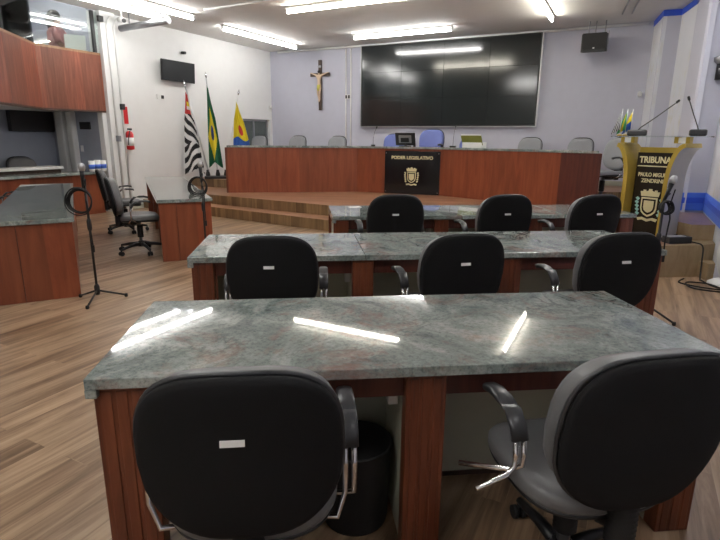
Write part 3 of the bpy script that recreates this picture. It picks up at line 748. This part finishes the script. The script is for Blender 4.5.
# conduits beside video wall
for i, (u, lab) in enumerate([(2.36, 'white conduit pipe on back wall, left of a twin beside the video wall'), (2.50, 'white conduit pipe on back wall, right of a twin beside the video wall')]):
    tag(MB().cyl(W(u, .02, .65), W(u, .02, 3.62), .018, 8).build('conduit_pipe', M['white']), lab, 'pipe', 'conduits beside the video wall')
o = thing('wall_outlet', 'dark double socket on conduit beside the video wall', 'socket', W(2.43, 0, 2.48), ROT_BACK)
MB().box((0, -.03, 0), (.16, .06, .11)).build('outlet_box', M['white'], o, bevel=.004); MB().box((-.04, -.062, 0), (.05, .006, .08)).build('socket_face', M['plastic'], o); MB().box((.04, -.062, 0), (.05, .006, .08)).build('socket_face', M['plastic'], o)

# ------------------------------------------------------------------ left wall fittings
tv = thing('television', 'small black television on the white left wall', 'television', W(0, 3.46, 2.61), ROT_LEFT)
MB().box((0, -.12, .22), (.93, .05, .42), rx=.06).build('bezel', M['plastic'], tv, bevel=.008)
MB().box((0, -.148, .222), (.90, .006, .385), rx=.06).build('display', M['tvscreen'], tv)
MB().box((0, -.05, .22), (.2, .10, .2)).build('wall_bracket', M['steel'], tv)
wc = thing('security_camera', 'tiny dark camera on left wall above the television', 'camera', W(0, 3.22, 3.24), ROT_LEFT)
MB().cyl((0, -.12, 0), (0, -.02, .01), .03, 10).build('camera_body', M['plastic'], wc); MB().box((.05, -.015, 0), (.05, .03, .04)).build('mount', M['white'], wc)
sw = thing('wall_switch', 'white and black wall switch below the television', 'switch', W(0, 3.90, 2.28), ROT_LEFT)
MB().box((0, -.008, 0), (.20, .016, .10)).build('switch_plate', M['white'], sw, bevel=.003); MB().box((.04, -.018, 0), (.07, .008, .07)).build('switch_insert', M['plastic'], sw)
ex = thing('fire_extinguisher', 'red fire extinguisher hanging on white wall by the pilaster', 'fire extinguisher', W(.10, LV - .49, 1.20), ROT_LEFT)
MB().lathe([(.02, 0), (.07, .01), (.075, .03), (.075, .30), (.055, .35), (.025, .37)], n=18).build('cylinder', M['red'], ex)
MB().lathe([(.0765, .08), (.0765, .24)], n=18).build('label_band', M['paper'], ex)
MB().box((0, -.02, .40), (.03, .10, .04)).build('valve', M['plastic'], ex); MB().tube([(0, -.05, .39), (-.06, -.09, .36), (-.085, -.07, .22), (-.08, -.05, .1)], .009, 8).build('hose', M['rubber'], ex)
tag(MB().box((0, -.005, 0), (.14, .01, .33)).build('extinguisher_sign', M['red'], loc=W(.005, LV-.50, 1.87), rz=ROT_LEFT), 'red sign on white wall above the fire extinguisher', 'sign')
for i, (v, lab) in enumerate([(LV - .20, 'white conduit on white pilaster, nearer the gallery'), (LV - .36, 'white conduit on white pilaster, nearer the fire extinguisher')]):
    top = 3.60 - .0
    tag(MB().tube([W(.12, v, .02), W(.12, v, 3.45), W(.13, v - .03, 3.56), W(.16, v - .06, 3.62)], .020, 8).build('conduit_pipe', M['wall_white']), lab, 'pipe', 'conduits on the pilaster')
for i, (v, z, lab) in enumerate([(LV-.36, 2.02, 'small black box on the conduit near the extinguisher'), (LV-.20, 1.42, 'small grey socket low on the conduit near the gallery')]):
    tag(MB().box((0, 0, 0), (.07, .07, .11)).build('junction_box', M['plastic'] if i == 0 else M['steel'], loc=W(.14, v, z), rz=ROT_LEFT, bevel=.004), lab, 'box')
# projector screen housing under the ceiling
a = Vector((-3.15, 10.75, 3.42)); b = Vector((-2.05, 10.02, 3.42)); b = Vector((-2.32, 10.30, 3.5))
pr = thing('screen_housing', 'grey rolled projection screen housing under ceiling at left', 'projection screen', W(.16, 4.35, 3.40), 0)
q0 = W(.14, 4.86, 3.45) - W(.16, 4.35, 3.40); q1 = W(1.35, 4.80, 3.50) - W(.16, 4.35, 3.40)
MB().cyl(q0, q1, .06, 12).build('roller_case', M['steel'], pr)
for k_, h_ in ((.2, .24), (.85, .20)): MB().tube([q0.lerp(q1, k_), q0.lerp(q1, k_) + Vector((0, 0, h_))], .012, 8).build('hanger', M['steel'], pr)
cc = thing('dome_camera', 'small camera with black lens hanging under ceiling by the pilaster', 'camera', W(.42, 5.05, 3.52), ROT_LEFT)
MB().cyl((0, 0, .03), (0, 0, .2), .02, 8).build('stem', M['white'], cc); MB().cyl((-.03, -.09, 0), (-.0, .07, .03), .045, 12).build('camera_body', M['white'], cc); MB().cyl((-.035, -.105, -.003), (-.03, -.09, 0), .04, 12).build('lens', M['plastic'], cc)
tag(MB().box((0, 0, 0), (.10, .06, .10)).build('alarm_box', M['plastic'], loc=W(.12, LV-.08, 3.55), rz=ROT_LEFT, bevel=.005), 'small black box high on the pilaster', 'box')
# ceiling conduit and tracks
tag(MB().tube([(-1.71, 10.42, 3.67), (.035, 9.177, 3.67), (2.2, 7.7, 3.67)], .018, 8).build('ceiling_conduit', M['white']), 'white conduit pipe running across the ceiling at left', 'pipe')
for o, lab in ((0, 'dark cable track on ceiling at right, left of a pair'), (.13, 'dark cable track on ceiling at right, right of a pair')):
    tag(MB().tube([(5.80 + o, 9.72 - o*.66, 3.685), (4.8 + o, 7.75 - o*.66, 3.685)], .015, 6).build('cable_track', M['steel']), lab, 'track', 'cable tracks on the ceiling')
# doorway in the left wall
d_ = thing('door_1', 'grey glazed side door', 'door', W(-.10, .69, 3*dz), ROT_LEFT); del d_['label'], d_['category']; d_['kind'] = 'structure'
m = MB()
for x in (-.54, -.03, .54): m.box((x, 0, .70), (.06, .05, 1.40))
m.box((0, 0, 1.37), (1.13, .05, .06)); m.box((0, 0, .04), (1.13, .05, .08)); m.build('door_frame', M['steel'], d_)
MB().box((0, .01, .70), (1.1, .012, 1.36)).build('door_pane', M['grey_glass'], d_)

# ------------------------------------------------------------------ flags on leaning poles
fz = 3*dz
fb = thing('flag_stand', 'black flag pole base on the upper dais by left wall', 'stand', (-1.96, 12.42, fz), .1)
MB().box((.04, 0, .03), (.62, .30, .06)).build('foot', M['plastic'], fb, bevel=.01)
for x in (-.20, .02, .20): MB().lathe([(.05, .06), (.05, .10), (.032, .17), (.03, .20)], (x, 0, 0), 12).build('socket', M['plastic'], fb)
def flag(label, foot, top, f0, f1, width, pat, mats_, drop, lean_out, seed):
    rnd = random.Random(seed)
    foot = Vector(foot); top = Vector(top)
    t = thing('flag', label, 'flag', foot, 0, 'flags on poles by the left wall')
    ax = top - foot
    MB().cyl((0, 0, 0), ax, .014, 10).build('pole', M['alu'] if pat != 2 else M['white'], t)
    MB().lathe([(.006, 0), (.018, .02), (.022, .06), (.006, .13)], ax, 10, axis=ax.normalized()).build('finial', M['chrome'], t)
    NU, NV = 56, 90; vs = []; fs = []; mi = []
    right = Vector((.993, .12, 0))
    for j in range(NV+1):
        vv = j/NV
        for i in range(NU+1):
            uu = i/NU
            hp = ax*(f1 + (f0 - f1)*min(1, vv*1.02))                      # hoist point along the pole
            spread = width[0] + (width[1]-width[0])*vv
            ph = uu*PI*3.2 + .8*math.sin(vv*3 + seed)
            p_ = Vector((0, 0, 0)) + ax*f1
            zc = ax.z*f1 - drop*vv
            xc = ax.x*f1*(1) + lean_out*vv
            x_ = xc + right.x*(uu - .5 + (.35 if pat == 1 else 0))*spread*(.25 + .75*min(1, vv*2.4 + .15))
            y_ = ax.y*f1 - .03 + .055*math.sin(ph)*(.3 + .7*vv)
            zz = zc - .10*uu*(1-vv) - .06*math.sin(uu*PI*2 + seed)*vv
            vs.append((x_, y_, zz))
    for j in range(NV):
        for i in range(NU):
            a_ = j*(NU+1) + i; fs.append((a_, a_+1, a_+NU+2, a_+NU+1)); mi.append(pat_fn(pat, (i+.5)/NU, (j+.5)/NV))
    me = bpy.data.meshes.new('cloth'); me.from_pydata(vs, [], fs)
    for k in mats_: me.materials.append(M[k])
    for p, k in zip(me.polygons, mi): p.material_index = k; p.use_smooth = True
    o = bpy.data.objects.new('cloth', me); COL.objects.link(o); o.parent = t
    k = o.modifiers.new('solid', 'SOLIDIFY'); k.thickness = .004; k.offset = 0
    return t
def pat_fn(pat, u, v):
    if pat == 0:      # black and white stripes, red canton with a yellow and white spot
        if v < .26: 
            if .10 < v < .20 and .3 < u < .75: return 3 if v < .16 else 0
            return 2 if u < .75 else 0
        s = (v*1.0 - u*.16*(1 if v < .62 else -1.4))*7.5
        return 1 if (s % 1.0) < .52 else 0
    if pat == 1:      # green with yellow lozenge and blue disc
        du = abs(u - .42)/.42; dv = abs(v - .62)/.36
        if du + dv < 1.0:
            return 2 if (u-.44)**2/.025 + (v-.60)**2/.010 < 1 else 1
        return 0
    if v > .78: return 1
    if (u-.55)**2/.03 + (v-.58)**2/.012 < 1: return 2
    return 0
flag('black and white striped flag with red corner, leftmost of three', (-2.13, 12.39, fz + .10), (-2.517, 12.34, 2.53), .3, .94, (.14, .44), 0, ['f_white', 'f_black', 'f_red', 'f_yellow'], 1.72, .07, 1)
flag('green flag with yellow lozenge on upright pole, middle of three', (-1.94, 12.42, fz + .10), (-2.07, 12.39, 2.71), .3, .93, (.10, .30), 1, ['f_green', 'f_yellow', 'f_navy'], 1.72, .0, 2)
flag('yellow and blue flag on leaning pole, nearest the raised bench', (-1.765, 12.44, fz + .10), (-1.41, 12.47, 2.37), .3, .92, (.10, .40), 2, ['f_yellow', 'f_blue', 'f_red'], 1.02, .07, 3)

# ------------------------------------------------------------------ lectern
LZ = 2*dz
lt = thing('lectern', 'gold and brown lectern with glass top lettered TRIBUNA', 'lectern', (4.10, 5.80, LZ), rad(-60))
def curved_leg(s):
    prof = []
    for k in range(0, 6): prof.append((.205, .02 + k*.125))
    for k in range(1, 11):
        a_ = k/10*PI/2*.98; prof.append((.205 + .17*(1-math.cos(a_)), .645 + .445*math.sin(a_)))
    inner = prof; th = .05; outer = []
    for i, (x, z) in enumerate(prof):
        a_ = Vector(prof[max(i-1, 0)]); b_ = Vector(prof[min(i+1, len(prof)-1)]); tt = (b_-a_).normalized(); nn = Vector((tt.y, -tt.x))
        outer.append((x + nn.x*th, z + nn.y*th))
    n = len(prof); y0, y1 = -.22, .20; vs = []
    for y in (y0, y1):
        for x, z in inner: vs.append((s*x, y, z))
        for x, z in outer: vs.append((s*x, y, z))
    mb = MB(); o0 = 2*n
    for i in range(n-1):
        mb_f = [((i, i+1, n+i+1, n+i), 0), ((o0+i, o0+n+i, o0+n+i+1, o0+i+1), 0), ((i, o0+i, o0+i+1, i+1), 0), ((n+i, n+i+1, o0+n+i+1, o0+n+i), 1)]
        for f_, m_ in mb_f: mb.f.append(list(f_)); mb.sm.append(False); mb.mi.append(m_)
    for f_ in [(0, n, o0+n, o0), (n-1, o0+n-1, o0+2*n-1, 2*n-1)]: mb.f.append(list(f_)); mb.sm.append(False); mb.mi.append(0)
    mb.v = vs
    return mb.build('curved_leg', [M['gold'], M['legside']], lt, bevel=.004)
curved_leg(-1); curved_leg(1)
MB().box((0, -.02, .50), (.41, .03, .96)).build('front_panel', M['espresso'], lt)
MB().box((0, .03, .53), (.41, .06, 1.02)).build('backing_panel', M['gold'], lt)
MB().box((0, 0, .02), (.52, .46, .04)).build('plinth', M['espresso'], lt, bevel=.005)
gt = []
for k in range(40):
    a_ = 2*PI*k/40; c_, s_ = math.cos(a_), math.sin(a_); gt.append((math.copysign(abs(c_)**.45, c_)*.53, math.copysign(abs(s_)**.6, s_)*.25))
MB().prism(gt, 1.155, 1.167).build('glass_top', M['glass'], lt)
MB().prism([(x*.998, y*.998) for x, y in gt], 1.1045, 1.1075).build('glass_edge', M['legside'], lt) if False else None
for sx in (-.36, -.24, .24, .36): MB().box((sx, -.10, 1.122), (.04, .08, .07)).build('spacer', M['gold'], lt)
for sx in (-.30, .30): MB().box((sx, -.10, 1.122), (.10, .06, .055)).build('spacer_filler', M['white'], lt)
text('lettering', 'TRIBUNA', .10, M['cream_gold'], lt, (.0, -.0375, .895), width=.36, bold=.003)
MB().box((0, -.039, .825), (.38, .006, .012)).build('gold_rule', M['cream_gold'], lt)
text('lettering', 'PAULO MIGUEL', .062, M['cream_gold'], lt, (.0, -.0375, .725), width=.34, bold=.0015)
text('lettering', 'ZENDRINI', .062, M['cream_gold'], lt, (.0, -.0375, .655), width=.25, bold=.0012)
crest(lt, 0, -.036, .37, .31, M['cream_gold'], M['teal'])
lp = lt.matrix_basis
LM = Matrix.Translation(lt.location) @ Matrix.Rotation(rad(-60), 4, 'Z')
P = LM @ Vector((-.24, -.02, 1.168))
def lectern_mic(label, P, endv, wide):
    g_ = thing('gooseneck_microphone', label, 'microphone', P, rad(-36), 'gooseneck microphones')
    MB().box((0, 0, .035), (wide, .12, .07)).build('base', M['plastic'], g_, bevel=.018)
    e = Vector(endv)
    MB().tube([(0, 0, .06), (e.x*.1, 0, .10), tuple(e*.5 + Vector((0, 0, .03))), tuple(e)], .006, 8).build('neck', M['plastic'], g_)
    q = (e*.5).normalized(); MB().tube([e - q*.01, e, e + q*.03, e + q*.04], [.006, .014, .014, .007], 10).build('head', M['rubber'], g_)
lectern_mic('gooseneck microphone on lectern leaning right, near the small flags', LM @ Vector((-.26, -.02, 1.168)), (.36, 0, .37), .21)
lectern_mic('gooseneck microphone at right end of lectern, leaning left', LM @ Vector((.40, -.02, 1.168)), (-.13, 0, .38), .17)
for i, (dx, cols, lab) in enumerate([(-.05, ('f_white', 'f_black'), 'tiny black and white striped flag on lectern'), (.0, ('f_green2', 'f_yellow'), 'tiny green and yellow flag on lectern'), (.05, ('f_yellow', 'f_blue'), 'tiny yellow and blue flag on lectern')]):
    P = LM @ Vector((-.42, -.02 + i*.03, 1.168)) + Vector((dx, 0, 0))
    g_ = thing('desk_flag', lab, 'flag', P, rad(-36), 'small flags on the lectern')
    g_.scale = (1.3, 1.3, 1.3)
    MB().lathe([(.025, 0), (.025, .01), (.008, .015)], n=12).build('foot', M['gold'], g_); MB().cyl((0, 0, .01), (0, 0, .24), .003, 6).build('pole', M['alu'], g_)
    mm = MB(); N = 8
    for k in range(N):
        for r in range(2):
            def fp(a_, z): return (-.0 - a_*.05*(.5 + z), .008*math.sin(a_*7), .22 - z*.16 - a_*.05)
            a0, a1 = k/N, (k+1)/N
            c = (k % 2) if i == 0 else (1 if (.35 < (k+.5)/N < .65) else 0) if i == 1 else (r)
            mm.add([fp(a0, r/2), fp(a1, r/2), fp(a1, (r+1)/2), fp(a0, (r+1)/2)], [(0, 1, 2, 3)], True, c)
    mm.build('cloth', [M[cols[0]], M[cols[1]]], g_, solid=.002)
# box on the step
db = thing('power_box', 'flat black device box on step at foot of lectern', 'device', (4.17, 5.36, 2*dz), .05)
MB().box((0, 0, .04), (.28, .13, .075)).build('case', M['plastic'], db, bevel=.006); MB().box((-.02, 0, .079), (.20, .08, .004)).build('top_plate', M['alu'], db)

# ------------------------------------------------------------------ microphone stands with coiled cables
def mic_stand(label, P, rz, h, hook, coil_r, mic_label, coil_label, mic_h, legmat='plastic'):
    t = thing('microphone_stand', label, 'microphone stand', P, rz, 'microphone stands')
    MB().tube([(0, 0, .08), (0, 0, h)], .011, 10).build('pole', M['plastic'], t)
    MB().lathe([(.018, .06), (.024, .08), (.024, .14), (.014, .16)], n=12).build('collar', M['plastic'], t)
    MB().lathe([(.016, h*.62), (.02, h*.64), (.02, h*.70), (.014, h*.72)], n=12).build('clutch', M['plastic'], t)
    for k in range(3):
        a_ = 2*PI*k/3; l = MB().tube([(math.cos(a_)*.02, math.sin(a_)*.02, .095), (math.cos(a_)*.24, math.sin(a_)*.24, .018)], .009, 8).build('leg', M['plastic'], t)
        MB().lathe([(.012, 0), (.016, .008), (.014, .03)], (math.cos(a_)*.24, math.sin(a_)*.24, 0), 10).build('rubber_foot', M['rubber'], l)
    MB().tube([(0, 0, h-.01), (0, -.015, h+.03), (0, -.03, h+.05)], .014, 8).build('clip', M['rubber'], t)
    m = thing('microphone', mic_label, 'microphone', Vector(P) + Vector((0, -.025, h + .045)), rz, 'microphones on stands')
    dv = Vector((.0, -.25, 1)).normalized()
    MB().tube([dv*(-.10), dv*.0, dv*.09], [.012, .015, .021], 12).build('body', M['plastic'], m)
    MB().tube([dv*.085, dv*.10, dv*.12, dv*.14, dv*.15], [.022, .028, .029, .022, .008], 14).build('grille', M['alu'], m)
    c = thing('coiled_cable', coil_label, 'cable', Vector(P) + Vector((0, -.03, hook)), 0, 'cables coiled on stands')
    mm = MB()
    for k in range(5):
        r = coil_r*(.86 + .05*k); o = random.uniform(-.01, .01)
        mm.tube([(r*math.cos(a_) - .03, -.02 - .012*k + .006*math.sin(3*a_), r*1.05*math.sin(a_) + o) for a_ in [2*PI*i/28 for i in range(28)]], .0055, 6, closed=True)
    mm.build('loop', M['rubber'], c)
    mm = MB().tube([(.02, -.02, .0), (.03, -.03, -.1), (.025, -.02, -.28), (.03, -.02, -.40)], .006, 6); mm.box((.03, -.02, -.43), (.018, .018, .06)); mm.build('loose_end', M['rubber'], c)
    mm = MB().tube([(.02, -.03, .05), (.03, -.04, .14), (.01, -.03, h - hook - .05)], .005, 6); mm.build('lead', M['rubber'], c)
    return t
mic_stand('microphone stand beside the large left desk', (-1.90, 4.83, 0), .5, 1.06, .93, .105, 'grey headed microphone on stand by the left desk', 'black cable ring on stand by the left desk', 1.1)
mic_stand('microphone stand before the reddish side desk', (-1.16, 6.22, 0), .2, 1.02, .93, .10, 'microphone on stand before the striped flag', 'black cable bundle on stand before the side desk', 1.1)
mic_stand('microphone stand at right between desks and lectern', (2.93, 3.98, 0), .9, 1.02, .96, .05, 'grey headed microphone on stand in front of the lectern', 'black cable hanging on stand in front of the lectern', 1.1)

# ------------------------------------------------------------------ right edge: fan, cables
fn = thing('pedestal_fan', 'white pedestal fan base at right picture edge', 'fan', (4.40, 4.90, 0), -.6)
MB().lathe([(.13, 0), (.13, .02), (.08, .05), (.03, .07), (.025, .10)], n=22).build('foot', M['white'], fn)
MB().lathe([(.03, .08), (.07, .20), (.085, .34), (.075, .50), (.03, .56)], n=18).build('motor_column', M['white'], fn)
MB().cyl((0, 0, .5), (0, 0, 1.1), .014, 10).build('pole', M['steel'], fn)
hd = MB()
for k in range(18):
    a_ = 2*PI*k/18; hd.tube([(0, -.06, 1.25), (.10*math.cos(a_), -.09, 1.25 + .10*math.sin(a_)), (.2*math.cos(a_), -.05, 1.25 + .2*math.sin(a_))], .002, 4)
hd.tube([(.2*math.cos(2*PI*i/30), -.05, 1.25 + .2*math.sin(2*PI*i/30)) for i in range(30)], .006, 6, closed=True)
hd.build('guard', M['white'], fn)
bl = MB()
for k in range(3):
    a_ = 2*PI*k/3; c_, s_ = math.cos(a_), math.sin(a_)
    bl.add([(.02*c_, -.055, 1.25 + .02*s_), (.17*math.cos(a_-.4), -.065, 1.25 + .17*math.sin(a_-.4)), (.18*c_, -.055, 1.25 + .18*s_), (.16*math.cos(a_+.45), -.045, 1.25 + .16*math.sin(a_+.45))], [(0, 1, 2, 3)])
bl.build('blade', M['steel'], fn, solid=.003)
MB().cyl((0, -.06, 1.25), (0, .08, 1.25), .05, 14).build('motor', M['white'], fn)
wl = thing('wall_bracket', 'dark capped wall bracket at right picture edge', 'wall bracket', W(9.99, 3.875, 2.36), ROT_BACK - .4)
MB().cyl((0, -.09, -.13), (0, -.09, .06), .05, 12).build('bracket_body', M['plastic'], wl); MB().lathe([(.05, .06), (.085, .09), (.09, .14), (.04, .16)], (0, -.09, 0), n=14).build('cap', M['steel'], wl); MB().box((0, -.03, 0), (.06, .06, .10)).build('mount', M['plastic'], wl)
def cable(label, pts, r=.008):
    cu = []
    P_ = [Vector(p) for p in pts]; n = len(P_)
    for i in range(n-1):
        p0, p1, p2, p3 = P_[max(i-1, 0)], P_[i], P_[i+1], P_[min(i+2, n-1)]
        for k in range(8):
            t_ = k/8; cu.append(.5*((2*p1) + (p2-p0)*t_ + (2*p0-5*p1+4*p2-p3)*t_**2 + (3*p1-p0-3*p2+p3)*t_**3))
    cu.append(P_[-1])
    return tag(MB().tube(cu, r, 7).build('floor_cable', M['rubber']), label, 'cable', 'cables on the floor by the lectern')
cable('black cable looped on floor below the lectern step', [(4.14, 5.12, .01), (3.98, 4.98, .01), (4.05, 4.80, .01), (4.22, 4.68, .01), (4.20, 4.84, .026), (4.02, 4.92, .026), (3.96, 4.76, .012), (4.15, 4.60, .01), (4.5, 4.5, .01)])
cable('black cable drooping down the lectern step to the floor', [(4.30, 5.40, .372), (4.34, 5.28, .375), (4.36, 5.19, .35), (4.345, 5.15, .2), (4.30, 5.08, .02), (4.24, 4.98, .022), (4.23, 4.74, .012), (4.45, 4.55, .012)])

# ------------------------------------------------------------------ person in the gallery
pp = thing('person', 'person with dark hair and rose top standing behind gallery glass', 'person', W(-.60, 5.66, 1.98), ROT_LEFT + .9)
sk = [(0, 0, .92), (0, 0, 1.10), (0, -.01, 1.30), (0, .0, 1.42), (0, -.015, 1.50), (0, -.02, 1.60), (-.17, 0, 1.36), (-.22, -.03, 1.10), (-.17, -.22, 1.04), (-.15, -.30, 1.05), (.17, 0, 1.36), (.22, -.03, 1.10), (.17, -.22, 1.04), (.15, -.30, 1.05),
      (-.09, 0, .86), (-.10, -.01, .48), (-.10, .02, .08), (-.10, -.10, .035), (.09, 0, .86), (.10, -.01, .48), (.10, .02, .08), (.10, -.10, .035)]
se = [(0, 1), (1, 2), (2, 3), (3, 4), (4, 5), (2, 6), (6, 7), (7, 8), (8, 9), (2, 10), (10, 11), (11, 12), (12, 13), (0, 14), (14, 15), (15, 16), (16, 17), (0, 18), (18, 19), (19, 20), (20, 21)]
sr = [.13, .12, .13, .05, .075, .075, .055, .042, .035, .03, .055, .042, .035, .03, .085, .06, .045, .035, .085, .06, .045, .035]
pb = skin_body('body', sk, se, sr, M['skin'], pp)
MB().lathe([(.155, .90), (.15, 1.05), (.165, 1.2), (.165, 1.32), (.12, 1.39), (.06, 1.43)], n=18).build('shirt', M['shirt'], pb)
m = MB()
for s in (-1, 1): m.tube([(s*.12, 0, 1.35), (s*.19, 0, 1.32), (s*.225, -.03, 1.12)], [.07, .07, .058], 10)
m.build('sleeve', M['shirt'], pb)
m = MB()
for s in (-1, 1): m.tube([(s*.08, 0, .95), (s*.095, 0, .80), (s*.105, -.01, .48), (s*.10, .02, .09)], [.11, .105, .078, .065], 12)
m.build('trousers', M['jeans'], pb)
m = MB().ball((0, .015, 1.60), .108, 14, sc=(.95, 1.05, 1.05)); m.tube([(0, .06, 1.60), (0, .09, 1.48), (0, .085, 1.34)], [.085, .075, .03], 12); m.build('hair', M['hair'], pb)
m = MB()
m.ball((-.032, -.088, 1.565), .011, 8); m.ball((.032, -.088, 1.565), .011, 8); m.build('eyes', M['hair'], pb)
m = MB().tube([(0, -.085, 1.57), (0, -.112, 1.535), (0, -.085, 1.53)], [.008, .013, .008], 8); m.build('nose', M['skin'], pb)
td = thing('gallery_table', 'small table behind the gallery glass carrying a white laptop', 'table', W(-.24, 5.60, 2.05), ROT_LEFT)
MB().box((0, 0, .93), (.34, .28, .03)).build('table_top', M['ceil'], td)
for sx in (-1, 1):
    for sy in (-1, 1): MB().cyl((sx*.14, sy*.11, 0), (sx*.14, sy*.11, .92), .015, 8).build('leg', M['steel'], td)
lp = thing('laptop', 'white laptop open in the gallery beside the person', 'laptop', W(-.24, 5.58, 2.995), ROT_LEFT + 2.6)
MB().box((0, 0, .01), (.34, .24, .018)).build('keyboard_base', M['white'], lp, bevel=.004); MB().box((0, .15, .12), (.34, .012, .23), rx=-.25).build('lid', M['white'], lp, bevel=.004)

# ------------------------------------------------------------------ camera and render look
cam = bpy.data.cameras.new('camera'); co = bpy.data.objects.new('camera', cam); COL.objects.link(co)
fpx, pitch, yaw, roll, H = 521.506, .2490, .1089, .0087, 1.4828
fw = Vector((math.sin(yaw)*math.cos(pitch), math.cos(yaw)*math.cos(pitch), -math.sin(pitch)))
rt = Vector((math.cos(yaw), -math.sin(yaw), 0)); up = rt.cross(fw)
r2 = rt*math.cos(roll) + up*math.sin(roll); u2 = -rt*math.sin(roll) + up*math.cos(roll)
mw = Matrix((r2, u2, -fw)).transposed().to_4x4(); mw.translation = Vector((0, 0, H)); co.matrix_world = mw
cam.sensor_fit = 'HORIZONTAL'; cam.sensor_width = 36; cam.lens = fpx/720*36; cam.clip_start = .05; cam.clip_end = 100
SC.camera = co
w = bpy.data.worlds.new('world'); SC.world = w; w.use_nodes = True
w.node_tree.nodes['Background'].inputs['Color'].default_value = (.8, .85, .9, 1); w.node_tree.nodes['Background'].inputs['Strength'].default_value = .3
vs = SC.view_settings; vs.view_transform = 'Standard'; vs.look = 'None'; vs.exposure = 0.75; vs.gamma = 1; vs.use_curve_mapping = False
try: SC.cycles.use_denoising = True; SC.cycles.max_bounces = 8
except Exception: pass
